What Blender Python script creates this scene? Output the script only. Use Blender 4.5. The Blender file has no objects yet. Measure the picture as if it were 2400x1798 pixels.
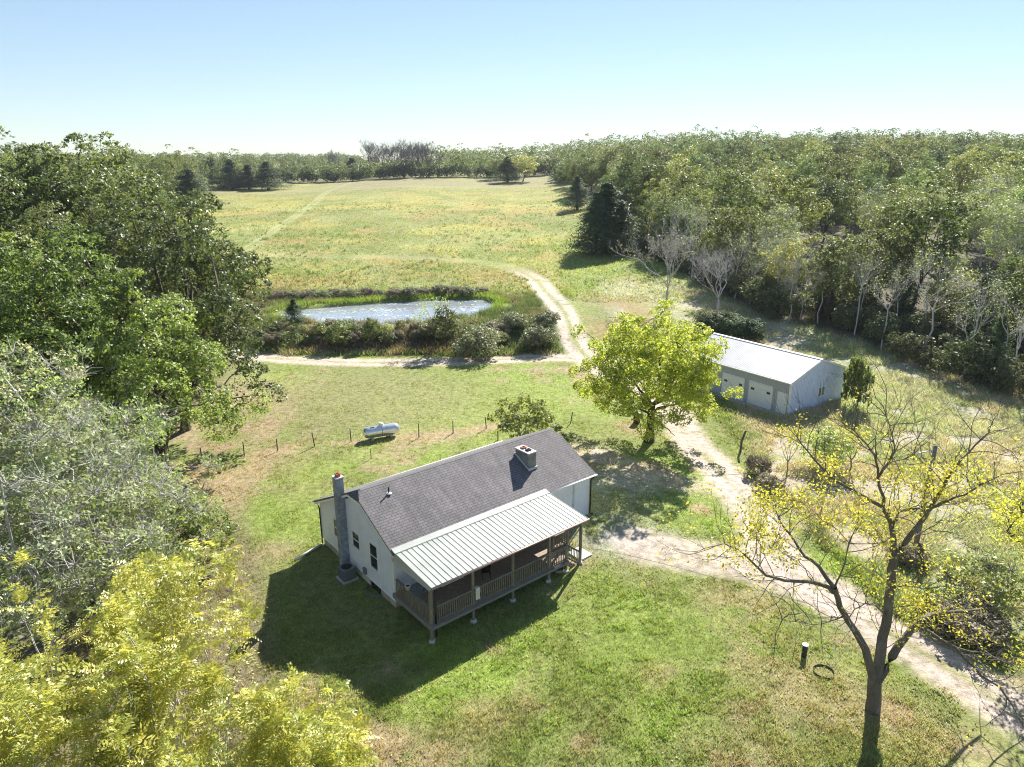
import bpy, math, random
import numpy as np
from mathutils import Vector

# ------------------------------------------------------------------ scene, camera, sky, sun
scene = bpy.context.scene
COL = scene.collection
EYE = (0.0, 0.0, 22.14); PITCH = 0.31; FPX = 1638.5
cam_data = bpy.data.cameras.new('camera'); cam = bpy.data.objects.new('camera', cam_data); COL.objects.link(cam)
cam.location = EYE; cam.rotation_euler = (math.pi/2 - PITCH, 0, 0)
cam_data.sensor_width = 36; cam_data.lens = FPX/2400*36
cam_data.clip_start = 0.5; cam_data.clip_end = 8000
scene.camera = cam

SUN_AZ = math.radians(25.5); SUN_EL = math.radians(35.2)
world = bpy.data.worlds.new('World'); scene.world = world; world.use_nodes = True
wn = world.node_tree.nodes; wl = world.node_tree.links
sky = wn.new('ShaderNodeTexSky'); sky.sky_type = 'NISHITA'; sky.sun_disc = False
sky.sun_elevation = SUN_EL; sky.sun_rotation = SUN_AZ
sky.air_density = 1.0; sky.dust_density = 0.0; sky.ozone_density = 1.5; sky.altitude = 200
bg = wn['Background']; bg.inputs['Strength'].default_value = 0.094
hs = wn.new('ShaderNodeHueSaturation'); hs.inputs['Saturation'].default_value = 1.05; hs.inputs['Hue'].default_value = 0.505
tint = wn.new('ShaderNodeMix'); tint.data_type = 'RGBA'; tint.blend_type = 'MULTIPLY'; tint.inputs[0].default_value = 1; tint.inputs[7].default_value = (.88, .98, 1.07, 1)
gm = wn.new('ShaderNodeGamma'); gm.inputs[1].default_value = 0.64; wl.new(sky.outputs[0], gm.inputs[0]); wl.new(gm.outputs[0], hs.inputs['Color']); wl.new(hs.outputs[0], tint.inputs[6]); wl.new(tint.outputs[2], bg.inputs['Color'])
sun_d = bpy.data.lights.new('sun', 'SUN'); sun = bpy.data.objects.new('sun', sun_d); COL.objects.link(sun)
sun_d.energy = 5.0; sun_d.angle = math.radians(0.5); sun_d.color = (1.0, 0.95, 0.87)
SUNV = Vector((math.sin(SUN_AZ)*math.cos(SUN_EL), math.cos(SUN_AZ)*math.cos(SUN_EL), math.sin(SUN_EL)))
sun.rotation_euler = SUNV.to_track_quat('Z', 'Y').to_euler()
scene.view_settings.view_transform = 'Standard'; scene.view_settings.look = 'None'
scene.view_settings.exposure = 1.45; scene.view_settings.gamma = 1.0
scene.cycles.use_denoising = True; scene.cycles.denoising_prefilter = 'NONE'; scene.cycles.pixel_filter_type = 'BLACKMAN_HARRIS'; scene.cycles.filter_width = 1.1; scene.cycles.sample_clamp_indirect = 4
scene.cycles.max_bounces = 6; scene.cycles.diffuse_bounces = 3; scene.cycles.glossy_bounces = 2
scene.cycles.transmission_bounces = 4; scene.cycles.transparent_max_bounces = 4

rng = np.random.default_rng(7); random.seed(7)

# ------------------------------------------------------------------ numpy noise and terrain
def S(t): t = np.clip(t, 0, 1); return t*t*(3-2*t)
_P = np.random.default_rng(3).random((256, 256))
def vnoise(x, y):
    xi = np.floor(x).astype(int); yi = np.floor(y).astype(int); fx = S(x-xi); fy = S(y-yi)
    a = _P[xi & 255, yi & 255]; b = _P[(xi+1) & 255, yi & 255]; c = _P[xi & 255, (yi+1) & 255]; d = _P[(xi+1) & 255, (yi+1) & 255]
    return (a*(1-fx)+b*fx)*(1-fy) + (c*(1-fx)+d*fx)*fy
def fbm(x, y, s, o=4, off=0.0):
    x = np.asarray(x, float)/s+off*17.3; y = np.asarray(y, float)/s+off*9.1; r = 0; a = .5; t = 0
    for _ in range(o):
        r = r+a*vnoise(x, y); t += a; a *= .5; x = x*2.03+5.1; y = y*2.03+3.7
    return r/t
def sdpoly(x, y, poly):
    x = np.asarray(x, float); y = np.asarray(y, float); d = np.full(x.shape, 1e9); ins = np.zeros(x.shape, bool)
    n = len(poly)
    for i in range(n):
        x0, y0 = poly[i]; x1, y1 = poly[(i+1) % n]; ex, ey = x1-x0, y1-y0
        t = np.clip(((x-x0)*ex+(y-y0)*ey)/(ex*ex+ey*ey), 0, 1)
        d = np.minimum(d, np.hypot(x-x0-t*ex, y-y0-t*ey))
        ins ^= ((y0 > y) != (y1 > y)) & (x < ex*(y-y0)/(ey if ey else 1e-9)+x0)
    return np.where(ins, -d, d)
def dline(x, y, pts):
    """distance to a polyline and signed side distance"""
    x = np.asarray(x, float); y = np.asarray(y, float); d = np.full(x.shape, 1e9); sgn = np.zeros(x.shape)
    for (x0, y0), (x1, y1) in zip(pts[:-1], pts[1:]):
        ex, ey = x1-x0, y1-y0
        t = np.clip(((x-x0)*ex+(y-y0)*ey)/(ex*ex+ey*ey), 0, 1)
        q = np.hypot(x-x0-t*ex, y-y0-t*ey); s = np.sign((x-x0)*ey-(y-y0)*ex)
        sgn = np.where(q < d, s, sgn); d = np.minimum(d, q)
    return d, sgn
def spline(pts, n=4):
    P = [np.array(p, float) for p in pts]; P = [2*P[0]-P[1]]+P+[2*P[-1]-P[-2]]; out = []
    for i in range(1, len(P)-2):
        for k in range(n):
            t = k/n; a, b, c, d = P[i-1:i+3]
            out.append(.5*((2*b)+(-a+c)*t+(2*a-5*b+4*c-d)*t*t+(-a+3*b-3*c+d)*t**3))
    out.append(P[-2]); return out
POND = [(-33, 94), (-27, 91), (-17, 89.7), (-10, 91.5), (-5.8, 93.9), (-3.2, 98), (-2.6, 103), (-4.6, 107), (-11, 106.3), (-19, 104.3), (-27, 101), (-32.5, 98)]
def height(x, y):
    x = np.asarray(x, float); y = np.asarray(y, float)
    b1 = 87+25*S((x-4)/9)+8*S((-x-36)/8)
    z = 1.9*S((y-80)/(b1-80))
    k = np.clip(y-108, 0, None)
    z = z+0.036*(np.where(k < 8, k*k/16, k-4)+4*S(k/8)*0)
    z = z-0.036*np.clip(y-412, 0, None)+0.012*np.clip(y-430, 0, 700)*S((y-430)/200)*(.75+.25*S((x+60)/100))
    z = z+10*S((x+5)/105)*S((y-135)/240)-4*S((-x-40)/100)*S((y-150)/200)
    z = z+0.6*np.exp(-((x-5)**2+(y-41)**2)/64)
    z = z+6*S((-x-90)/140)*S((y-60)/200)
    m = (x > -40) & (x < 4) & (y > 84) & (y < 113)
    if m.any():
        sd = sdpoly(x, y, POND); z = np.where(m, z-1.3*S((0.9-sd)/2.4), z)
    return z+0.10*(fbm(x, y, 9)-.5)*S((np.hypot(x-0, y-38)-14)/10)
def zh(x, y): return float(height(np.array([x]), np.array([y]))[0])
def gp(px, py, z=None):
    """ground point seen at a photograph pixel (2400 wide)"""
    c, s = math.cos(PITCH), math.sin(PITCH); u = (px-1200)/FPX; v = -(py-899)/FPX
    d = np.array([u, c+v*s, -s+v*c])
    if z is not None:
        t = (z-EYE[2])/d[2]; return np.array([d[0]*t, d[1]*t, z])
    ts = np.concatenate([np.linspace(12, 120, 900), np.linspace(120.2, 900, 2500)])/d[1]
    X, Y, Z = d[0]*ts, d[1]*ts, EYE[2]+d[2]*ts
    hit = np.nonzero(Z < height(X, Y))[0]
    i = hit[0] if len(hit) else len(ts)-1
    return np.array([X[i], Y[i], float(height(X[i:i+1], Y[i:i+1])[0])])
def py_(px, py, Y):
    """point of the pixel's sight line at world depth Y"""
    c, s = math.cos(PITCH), math.sin(PITCH); u = (px-1200)/FPX; v = -(py-899)/FPX
    d = np.array([u, c+v*s, -s+v*c]); t = Y/d[1]; return np.array([d[0]*t, Y, EYE[2]+d[2]*t])

# ------------------------------------------------------------------ mesh helpers
def npmesh(name, V, F, mat=None, attr=None, col=None, smooth=False):
    """V (n,3); F (m,k) all faces of k corners"""
    V = np.asarray(V, np.float32); F = np.asarray(F, np.int32); k = F.shape[1]
    me = bpy.data.meshes.new(name)
    me.vertices.add(len(V)); me.vertices.foreach_set('co', V.ravel())
    me.loops.add(F.size); me.loops.foreach_set('vertex_index', F.ravel())
    me.polygons.add(len(F)); me.polygons.foreach_set('loop_start', np.arange(0, F.size, k, dtype=np.int32))
    me.polygons.foreach_set('loop_total', np.full(len(F), k, np.int32))
    if smooth: me.polygons.foreach_set('use_smooth', np.ones(len(F), bool))
    if attr is not None:
        a = me.attributes.new('rnd', 'FLOAT', 'FACE'); a.data.foreach_set('value', np.asarray(attr, np.float32))
    if col is not None:
        a = me.color_attributes.new('Col', 'FLOAT_COLOR', 'POINT')
        c = np.ones((len(V), 4), np.float32); c[:, :3] = col; a.data.foreach_set('color', c.ravel())
    me.update(calc_edges=True)
    if mat: me.materials.append(mat)
    return me
def ob(name, me, parent=None, loc=None, rz=0):
    o = bpy.data.objects.new(name, me); COL.objects.link(o)
    if parent: o.parent = parent
    if loc is not None: o.location = loc
    o.rotation_euler[2] = rz
    return o
def tag(o, label=None, cat=None, group=None, kind=None):
    if label: o['label'] = label
    if cat: o['category'] = cat
    if group: o['group'] = group
    if kind: o['kind'] = kind
    return o
def thing(name, label, cat, loc=(0, 0, 0), rz=0, group=None):
    o = bpy.data.objects.new(name, None); COL.objects.link(o); o.empty_display_size = .3
    o.location = loc; o.rotation_euler[2] = rz
    return tag(o, label, cat, group)

class MB:
    def __init__(s): s.v = []; s.f = []
    def quad(s, *p):
        n = len(s.v); s.v += [tuple(q) for q in p]; s.f.append(tuple(range(n, n+len(p)))); return s
    def box(s, x0, x1, y0, y1, z0, z1):
        n = len(s.v)
        s.v += [(x0, y0, z0), (x1, y0, z0), (x1, y1, z0), (x0, y1, z0), (x0, y0, z1), (x1, y0, z1), (x1, y1, z1), (x0, y1, z1)]
        s.f += [tuple(n+i for i in q) for q in ((3, 2, 1, 0), (4, 5, 6, 7), (0, 1, 5, 4), (1, 2, 6, 5), (2, 3, 7, 6), (3, 0, 4, 7))]; return s
    def prism(s, poly, ax):
        """poly: list of 3d points; extruded by vector ax"""
        n = len(s.v); k = len(poly); ax = np.array(ax, float)
        s.v += [tuple(p) for p in poly]+[tuple(np.array(p, float)+ax) for p in poly]
        s.f += [tuple(range(n+k-1, n-1, -1)), tuple(range(n+k, n+2*k))]
        s.f += [(n+i, n+(i+1) % k, n+k+(i+1) % k, n+k+i) for i in range(k)]; return s
    def bar(s, a, b, w, h=None):
        a = Vector(a); b = Vector(b); h = h or w; d = (b-a).normalized()
        side = d.cross(Vector((0, 0, 1)))
        side = Vector((1, 0, 0)) if side.length < 1e-3 else side.normalized()
        up = side.cross(d).normalized()
        ring = [(-w/2, -h/2), (w/2, -h/2), (w/2, h/2), (-w/2, h/2)]
        return s.prism([tuple(a+side*i+up*j) for i, j in ring], b-a)
    def tube(s, pts, rad, n=8, cap=True):
        pts = [np.array(p, float) for p in pts]; base = len(s.v)
        if not hasattr(rad, '__len__'): rad = [rad]*len(pts)
        for i, p in enumerate(pts):
            d = pts[min(i+1, len(pts)-1)]-pts[max(i-1, 0)]; d = d/(np.linalg.norm(d)+1e-9)
            a = np.array([0, 0, 1.]) if abs(d[2]) < .9 else np.array([1., 0, 0])
            u = np.cross(d, a); u /= np.linalg.norm(u); w = np.cross(d, u)
            for k in range(n):
                t = 2*math.pi*k/n; s.v.append(tuple(p+rad[i]*(math.cos(t)*u+math.sin(t)*w)))
        for i in range(len(pts)-1):
            for k in range(n):
                a = base+i*n+k; b = base+i*n+(k+1) % n; s.f.append((a, b, b+n, a+n))
        if cap: s.f.append(tuple(base+k for k in range(n-1, -1, -1))); s.f.append(tuple(base+(len(pts)-1)*n+k for k in range(n)))
        return s
    def lathe(s, prof, c=(0, 0, 0), n=20):
        base = len(s.v)
        for r, z in prof:
            for k in range(n):
                t = 2*math.pi*k/n; s.v.append((c[0]+r*math.cos(t), c[1]+r*math.sin(t), c[2]+z))
        for i in range(len(prof)-1):
            for k in range(n):
                a = base+i*n+k; b = base+i*n+(k+1) % n; s.f.append((a, b, b+n, a+n))
        s.f.append(tuple(base+k for k in range(n-1, -1, -1))); s.f.append(tuple(base+(len(prof)-1)*n+k for k in range(n)))
        return s
    def build(s, name, mat, parent=None, smooth=False, bevel=0, loc=None, rz=0):
        me = bpy.data.meshes.new(name); me.from_pydata(s.v, [], s.f); me.update()
        if mat: me.materials.append(mat)
        if smooth: me.polygons.foreach_set('use_smooth', [True]*len(me.polygons))
        o = ob(name, me, parent, loc, rz)
        if bevel:
            m = o.modifiers.new('bevel', 'BEVEL'); m.width = bevel; m.segments = 1; m.limit_method = 'ANGLE'
        return o

# ------------------------------------------------------------------ materials
class NT:
    def __init__(s, name):
        s.m = bpy.data.materials.new(name); s.m.use_nodes = True; s.t = s.m.node_tree
        s.b = s.t.nodes['Principled BSDF']; s.out = s.t.nodes['Material Output']
    def n(s, typ, **kw):
        nd = s.t.nodes.new(typ)
        for k, v in kw.items():
            if k.startswith('i_'):
                nd.inputs[k[2:].replace('_', ' ')].default_value = v
            else: setattr(nd, k, v)
        return nd
    def l(s, a, b): s.t.links.new(a, b)
    def coord(s, which='Object', scale=(1, 1, 1), rot=(0, 0, 0)):
        c = s.n('ShaderNodeTexCoord'); m = s.n('ShaderNodeMapping'); m.inputs['Scale'].default_value = scale; m.inputs['Rotation'].default_value = rot
        s.l(c.outputs[which], m.inputs['Vector']); return m.outputs[0]
    def noise(s, vec, scale, detail=4, rough=.55):
        x = s.n('ShaderNodeTexNoise'); x.inputs['Scale'].default_value = scale; x.inputs['Detail'].default_value = detail; x.inputs['Roughness'].default_value = rough
        if vec is not None: s.l(vec, x.inputs['Vector'])
        return x.outputs['Fac']
    def ramp(s, fac, stops):
        r = s.n('ShaderNodeValToRGB'); e = r.color_ramp.elements
        while len(e) < len(stops): e.new(.5)
        for i, (p, c) in enumerate(stops):
            e[i].position = p; e[i].color = (c[0], c[1], c[2], 1) if hasattr(c, '__len__') else (c, c, c, 1)
        s.l(fac, r.inputs[0]); return r.outputs[0]
    def mix(s, a, b, fac, mode='MIX'):
        m = s.n('ShaderNodeMix', data_type='RGBA', blend_type=mode)
        for sock, v in ((m.inputs[0], fac), (m.inputs[6], a), (m.inputs[7], b)):
            if hasattr(v, 'is_linked') or hasattr(v, 'links'): s.l(v, sock)
            elif hasattr(v, '__len__'): sock.default_value = (v[0], v[1], v[2], 1)
            else: sock.default_value = v
        return m.outputs[2]
    def bump(s, h, strength=.3, dist=.05):
        b = s.n('ShaderNodeBump'); b.inputs['Strength'].default_value = strength; b.inputs['Distance'].default_value = dist
        s.l(h, b.inputs['Height']); s.l(b.outputs[0], s.b.inputs['Normal'])
    def set(s, col=None, rough=None, metal=None, spec=None):
        if col is not None:
            if hasattr(col, 'is_linked'): s.l(col, s.b.inputs['Base Color'])
            else: s.b.inputs['Base Color'].default_value = (*col, 1)
        if rough is not None: s.b.inputs['Roughness'].default_value = rough
        if metal is not None: s.b.inputs['Metallic'].default_value = metal
        if spec is not None: s.b.inputs['Specular IOR Level'].default_value = spec
        return s.m
def simple(name, col, rough=.7, metal=0, var=.25, scale=6, spec=.4, bump=0):
    t = NT(name); v = t.coord(); f = t.noise(v, scale, 5, .6); f2 = t.noise(v, scale*.17, 3)
    c = t.mix(tuple(c*(1-var) for c in col), tuple(min(1, c*(1+var)) for c in col), t.ramp(f, [(.3, 0), (.7, 1)]))
    c = t.mix(c, tuple(c*(1-var*.8) for c in col), t.ramp(f2, [(.45, 0), (.75, .7)]))
    if bump: t.bump(f, bump, .03)
    return t.set(c, rough, metal, spec)
def leafmat(name, a, b, trans=(.3, .4, .05), tw=.45, rough=.42, spec=.5, objvar=.35):
    """a, b: the two ends of the leaf colour; trans: light let through"""
    t = NT(name)
    at = t.n('ShaderNodeAttribute'); at.attribute_name = 'rnd'
    oi = t.n('ShaderNodeObjectInfo')
    c = t.mix(a, b, at.outputs['Fac'])
    def hsv(src):
        h = t.n('ShaderNodeHueSaturation')
        r = t.n('ShaderNodeMapRange'); t.l(oi.outputs['Random'], r.inputs[0]); r.inputs[3].default_value = .5-.022*objvar/.35; r.inputs[4].default_value = .5+.022*objvar/.35; t.l(r.outputs[0], h.inputs['Hue'])
        q = t.n('ShaderNodeMath', operation='FRACT'); w = t.n('ShaderNodeMath', operation='MULTIPLY'); w.inputs[1].default_value = 17.31; t.l(oi.outputs['Random'], w.inputs[0]); t.l(w.outputs[0], q.inputs[0])
        r2 = t.n('ShaderNodeMapRange'); t.l(q.outputs[0], r2.inputs[0]); r2.inputs[3].default_value = 1-objvar; r2.inputs[4].default_value = 1+objvar; t.l(r2.outputs[0], h.inputs['Value'])
        t.l(src, h.inputs['Color']); return h.outputs[0]
    c1 = hsv(c); t.set(c1, max(rough, .46), 0, spec*.65)
    c2 = hsv(t.mix(tuple(x*.7 for x in trans), trans, at.outputs['Fac']))
    tr = t.n('ShaderNodeBsdfTranslucent'); t.l(c2, tr.inputs['Color'])
    m = t.n('ShaderNodeMixShader'); m.inputs[0].default_value = tw
    t.l(t.b.outputs[0], m.inputs[1]); t.l(tr.outputs[0], m.inputs[2]); t.l(m.outputs[0], t.out.inputs['Surface'])
    return t.m
def barkmat(name, col, col2=None, sc=5):
    t = NT(name); v = t.coord('Object', (1, 1, .25)); f = t.noise(v, sc*3, 6, .7); g = t.noise(v, sc*.3, 3)
    c = t.mix(tuple(x*.55 for x in col), col, t.ramp(f, [(.35, 0), (.65, 1)]))
    if col2: c = t.mix(c, col2, t.ramp(g, [(.5, 0), (.7, .8)]))
    t.bump(f, .6, .04); return t.set(c, .9, 0, .2)

M = {}
M['oak_dark'] = leafmat('oak_leaves', (.075, .105, .035), (.16, .19, .08), (.25, .33, .07), .34, .36, .55)
M['oak_light'] = leafmat('light_oak_leaves', (.12, .165, .04), (.21, .25, .08), (.42, .52, .09), .42, .38, .55)
M['pale'] = leafmat('pale_leaves', (.24, .34, .08), (.54, .58, .28), (.62, .72, .18), .42, .5, .35)
M['greyleaf'] = leafmat('dry_leaves', (.28, .33, .14), (.58, .58, .38), (.54, .60, .22), .38, .5, .35)
M['lime'] = leafmat('lime_leaves', (.22, .29, .035), (.44, .48, .07), (.74, .80, .09), .50, .4, .5, .1)
M['yellow'] = leafmat('yellow_leaves', (.30, .36, .05), (.56, .50, .07), (.84, .80, .09), .5, .4, .55, .12)
M['gold'] = leafmat('gold_leaves', (.26, .34, .06), (.72, .56, .13), (.90, .74, .12), .45, .45, .8, .1)
M['olive'] = leafmat('olive_leaves', (.14, .18, .045), (.26, .29, .09), (.38, .44, .09), .40, .42, .5)
M['cedar'] = leafmat('cedar_sprays', (.05, .085, .036), (.12, .16, .07), (.12, .18, .05), .25, .6, .3, .2)
M['bush'] = leafmat('bush_leaves', (.12, .14, .065), (.27, .28, .16), (.30, .34, .11), .28, .5, .45)
M['weed'] = leafmat('brown_weed', (.20, .165, .10), (.42, .35, .24), (.36, .30, .15), .3, .6, .3)
M['bark'] = barkmat('bark', (.11, .09, .072), (.16, .14, .12))
M['bark_grey'] = barkmat('grey_bark', (.25, .23, .21), (.34, .32, .30))
M['bark_pale'] = barkmat('pale_bark', (.56, .54, .52), (.40, .38, .36))
M['bark_corner'] = barkmat('furrowed_bark', (.17, .145, .12), (.24, .22, .19), 9)
M['bark_dark'] = barkmat('dark_bark', (.070, .058, .050), (.11, .09, .08))
M['white'] = simple('white_paint', (.74, .76, .78), .55, 0, .06, 3)
M['dark'] = simple('dark_glass', (.02, .025, .03), .12, 0, .2, 3, .6)
M['frame_dark'] = simple('dark_frame', (.09, .10, .10), .5, 0, .2)
M['wood'] = simple('weathered_wood', (.21, .185, .15), .8, 0, .35, 9, .2, .3)
M['wood_grey'] = simple('grey_deck_wood', (.20, .20, .185), .8, 0, .3, 7, .2, .3)
M['deck'] = simple('brown_deck_boards', (.30, .22, .17), .75, 0, .25, 5, .2, .2)
M['post'] = simple('old_post_wood', (.13, .105, .085), .9, 0, .35, 12, .15, .4)
M['concrete'] = simple('concrete', (.50, .49, .47), .85, 0, .15, 6, .3)
M['stone'] = simple('stone_footing', (.50, .46, .40), .85, 0, .2, 7, .3, .3)
M['rust'] = simple('rusty_steel', (.15, .055, .035), .8, .2, .4, 5, .3, .3)
M['red_flue'] = simple('red_clay', (.42, .10, .06), .75, 0, .2)
M['black'] = simple('black_metal', (.02, .02, .022), .4, .3, .2)
M['ac'] = simple('grey_enamel', (.17, .19, .21), .45, .2, .12, 4)
M['silver'] = simple('silver_paint', (.72, .73, .75), .22, .75, .05, 2, .5)
M['pipe'] = simple('white_plastic', (.62, .62, .60), .5, 0, .12)
M['trim_white'] = simple('white_trim', (.78, .78, .78), .5, 0, .06)
M['gutter'] = simple('brown_gutter', (.40, .27, .24), .45, .2, .15)
M['cream'] = simple('cream_cloth', (.62, .58, .52), .9, 0, .15)
M['greypaint'] = simple('grey_paint', (.42, .43, .44), .6, 0, .1, 3)
# ------------------------------------------------------------------ ground colour
DRIVE = spline([(30, 12), (23.5, 19.5), (20.3, 25.8), (17.6, 30.6), (15.6, 35.2), (15.9, 41), (15.6, 47), (14.8, 53), (14.9, 60), (13.6, 67), (10.5, 73), (8.0, 78.4), (3, 79), (-1, 78.3), (-9.8, 77.2), (-19.5, 77.2), (-30, 79.3), (-39, 83), (-52, 89)])
SPUR = spline([(17.2, 32.0), (13.2, 35.0), (10.2, 35.6), (7.8, 36.6)])
LOOP = spline([(15.6, 45.5), (12.6, 44.8), (10.2, 46.5), (7.6, 49.5), (5.2, 51.5)])
FIELDTRACK = spline([(9.5, 76.5), (8.0, 84), (7.6, 90), (6.9, 100), (5.4, 112), (3.3, 124), (-4, 137), (-22, 144), (-45, 146), (-70, 150)])
FARTRACK = spline([(-59, 128), (-58, 150), (-62, 185), (-72, 260), (-84, 330), (-88, 400)])
def lerp(a, b, t):
    t = np.asarray(t)[..., None]; return a*(1-t)+b*t
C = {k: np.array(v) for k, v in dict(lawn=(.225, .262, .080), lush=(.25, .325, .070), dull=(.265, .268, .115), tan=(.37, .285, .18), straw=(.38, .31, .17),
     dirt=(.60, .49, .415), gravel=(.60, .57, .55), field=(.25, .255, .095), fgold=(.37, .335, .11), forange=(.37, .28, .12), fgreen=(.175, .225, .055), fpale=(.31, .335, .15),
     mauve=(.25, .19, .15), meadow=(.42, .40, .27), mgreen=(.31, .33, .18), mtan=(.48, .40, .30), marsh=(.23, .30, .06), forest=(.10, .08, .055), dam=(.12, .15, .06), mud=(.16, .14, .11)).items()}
TREEEDGE = None
def gcol(x, y):
    x = np.asarray(x, float); y = np.asarray(y, float)
    n1 = fbm(x, y, 7, 4, 1); n2 = fbm(x, y, 2.2, 4, 2); n3 = fbm(x, y, 22, 3, 3); n4 = fbm(x, y, 1.0, 3, 4)
    c = np.broadcast_to(C['lawn'], x.shape+(3,)).copy()
    c = lerp(c, C['lush'], S((n1-.42)/.25)*.8)
    c = lerp(c, C['dull'], S((n3*.6+n2*.4-.5)/.15)*.75)
    c = lerp(c, C['tan'], S((n1*.35+n2*.65-.60)/.10)*.75)
    # lawn regions
    def g(cx, cy, rx, ry, rot=0):
        dx, dy = x-cx, y-cy; a, b = math.cos(rot), math.sin(rot)
        return np.exp(-(((dx*a+dy*b)/rx)**2+((-dx*b+dy*a)/ry)**2))
    c = lerp(c, C['lush'], np.clip(g(-1.5, 62, 8, 6, .2)*1.3, 0, .95))
    c = lerp(c, C['lush'], np.clip(g(-15, 40.5, 4.5, 3.5)*1.0, 0, .8))
    c = lerp(c, C['lush'], np.clip(g(6, 29, 5, 4)*.8, 0, .6))
    c = lerp(c, C['dull'], np.clip(g(-14, 63, 13, 9)*1.2, 0, .85))
    k = np.clip(g(-24, 52, 6, 7)*1.6+g(-21, 44, 4, 5)*1.1+g(-29, 60, 7, 9)*1.5, 0, 1)*S((n2*.6+n1*.4-.28)/.2)
    c = lerp(c, C['tan']*.95, k*.9)
    c = lerp(c, C['straw'], np.clip(g(-22, 42, 2.5, 1.6)+g(-21.5, 47, 2.5, 1.2), 0, 1)*.7*S((n2-.3)/.2))
    d, _ = dline(x, y, [(-25, 49), (-13, 53.4), (-5, 55.3), (1, 57.5)])
    c = lerp(c, C['tan']*1.1, np.clip(1.15-d/1.1, 0, 1)*S((n2-.25)/.25)*.75)
    for cx, cy, r, s in ((-7.2, 54.5, 2.2, .8), (-2, 56.5, 1.6, .6), (-8.7, 24.8, 1.5, .9), (-5.3, 22.1, 1.6, .8), (-1.2, 23.5, 1.4, .5), (-6, 20.3, 2.0, .9), (-3, 21.5, 1.2, .7), (-11.5, 42.7, 1.1, .8), (-8, 46.5, 1.3, .7), (-10.5, 50, 1, .5),
                        (6, 74, 1.6, .9), (2.5, 73, 1.2, .6), (5.4, 50, 2.2, .8), (8.6, 45.5, 2, .5), (13.5, 24.6, 3.0, .55), (11, 27.5, 2, .5), (10, 21.5, 2.0, .3), (17.5, 21.5, 2.5, .5), (10.3, 56.5, 1.6, .9), (12, 31.5, 2.2, .6), (-14.3, 36.3, 1.4, .7), (3.5, 35, 1.2, .5), (6.7, 26, 1.0, .5)):
        c = lerp(c, C['tan']*1.05, np.clip(g(cx, cy, r, r*.8)*1.3, 0, 1)*s*S((n2*.5+n4*.5-.28)/.2))
    # gravel and worn earth near the junction
    k = np.clip(g(6.5, 37.5, 2.6, 1.8)+g(7.5, 45, 3, 3)*.5+g(5, 51, 2.5, 1.5)*.6, 0, 1)*S((n2*.5+n4*.5-.30)/.25)
    c = lerp(c, C['gravel']*.9, k*.85)
    # field
    f = S((y-108+6*(n1-.5))/9)
    m1 = fbm(x, y*1.3, 26, 4, 5); m2 = fbm(x, y, 9, 4, 6); m3 = fbm(x, y*.8, 13, 4, 7)
    F = np.broadcast_to(C['field'], c.shape).copy()
    F = lerp(F, C['fgold'], S((m1-.44)/.18)*.9)
    F = lerp(F, C['forange'], S((m3-.54)/.16)*.6)
    F = lerp(F, C['fgreen'], S((m2-.52)/.13)*.7)
    F = lerp(F, C['fpale'], S((fbm(x, y, 16, 4, 8)-.54)/.14)*.45)
    F = lerp(F, C['mauve'], S((y-300)/60)*S((fbm(x, y, 40, 3, 9)-.47)/.1)*.8)
    F = lerp(F, C['fgreen']*1.25, S((x-4)/9)*S((185-y)/30)*.75)
    F = lerp(F, C['field'], S((y-230)/90)*.5)
    c = lerp(c, F, f)
    # dam, rank grass round the pond
    dm = S((y-79.5)/2.5)*S((111-y)/4)*S((9.5-x)/4)*S((x+44)/6)
    D = lerp(np.broadcast_to(C['dam'], c.shape).copy(), C['mauve']*.8, S((n1-.42)/.2)*.8)
    D = lerp(D, C['tan']*.8, S((n2-.55)/.12)*.6)
    c = lerp(c, D, dm)
    sd = sdpoly(x, y, POND)
    far = S((y-92-.35*(x+33)*.3)/4)
    c = lerp(c, C['marsh'], np.clip(1.2-np.abs(sd-1.1+.8*(n2-.5))/1.7, 0, 1)*np.clip(far+S((-x-29)/3), 0, 1)*.95)
    c = lerp(c, C['mud'], S((.3-sd)/.6)*.9)
    # rough meadow on the right
    lim = 19.2+3*(n1-.5)-.12*(np.clip(y-30, 0, 60))+np.where(y > 60, (y-60)*.0, 0)
    md = S((x-lim)/2.0)*S((y-27)/6)*S((128-y)/14)*S((x-21.0+np.clip(68-y, 0, 20)*.2+8*S((y-70)/10))/2+.0)
    Mw = np.broadcast_to(C['meadow'], c.shape).copy()
    Mw = lerp(Mw, C['mgreen'], S((n1-.45)/.2)*.8)
    Mw = lerp(Mw, C['mtan'], S((fbm(x, y, 8, 4, 11)-.48)/.14)*.85)
    Mw = lerp(Mw, C['fpale'], S((n2-.52)/.15)*.7)
    c = lerp(c, Mw, md)
    br = S((x-9)/2)*S((24-x)/6)*S((y-84)/4)*S((112-y)/10)
    c = lerp(c, C['forange']*.85, br*S((n1-.3)/.2)*.8)
    # forest floor
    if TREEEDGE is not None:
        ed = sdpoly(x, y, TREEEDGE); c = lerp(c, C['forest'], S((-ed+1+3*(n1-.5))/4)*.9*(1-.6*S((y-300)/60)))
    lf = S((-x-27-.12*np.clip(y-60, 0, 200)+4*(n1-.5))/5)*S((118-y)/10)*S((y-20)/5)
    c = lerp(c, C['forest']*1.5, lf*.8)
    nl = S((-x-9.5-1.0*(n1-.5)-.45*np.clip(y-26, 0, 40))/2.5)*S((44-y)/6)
    c = lerp(c, C['forest']*2.4, nl*.85)
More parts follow.
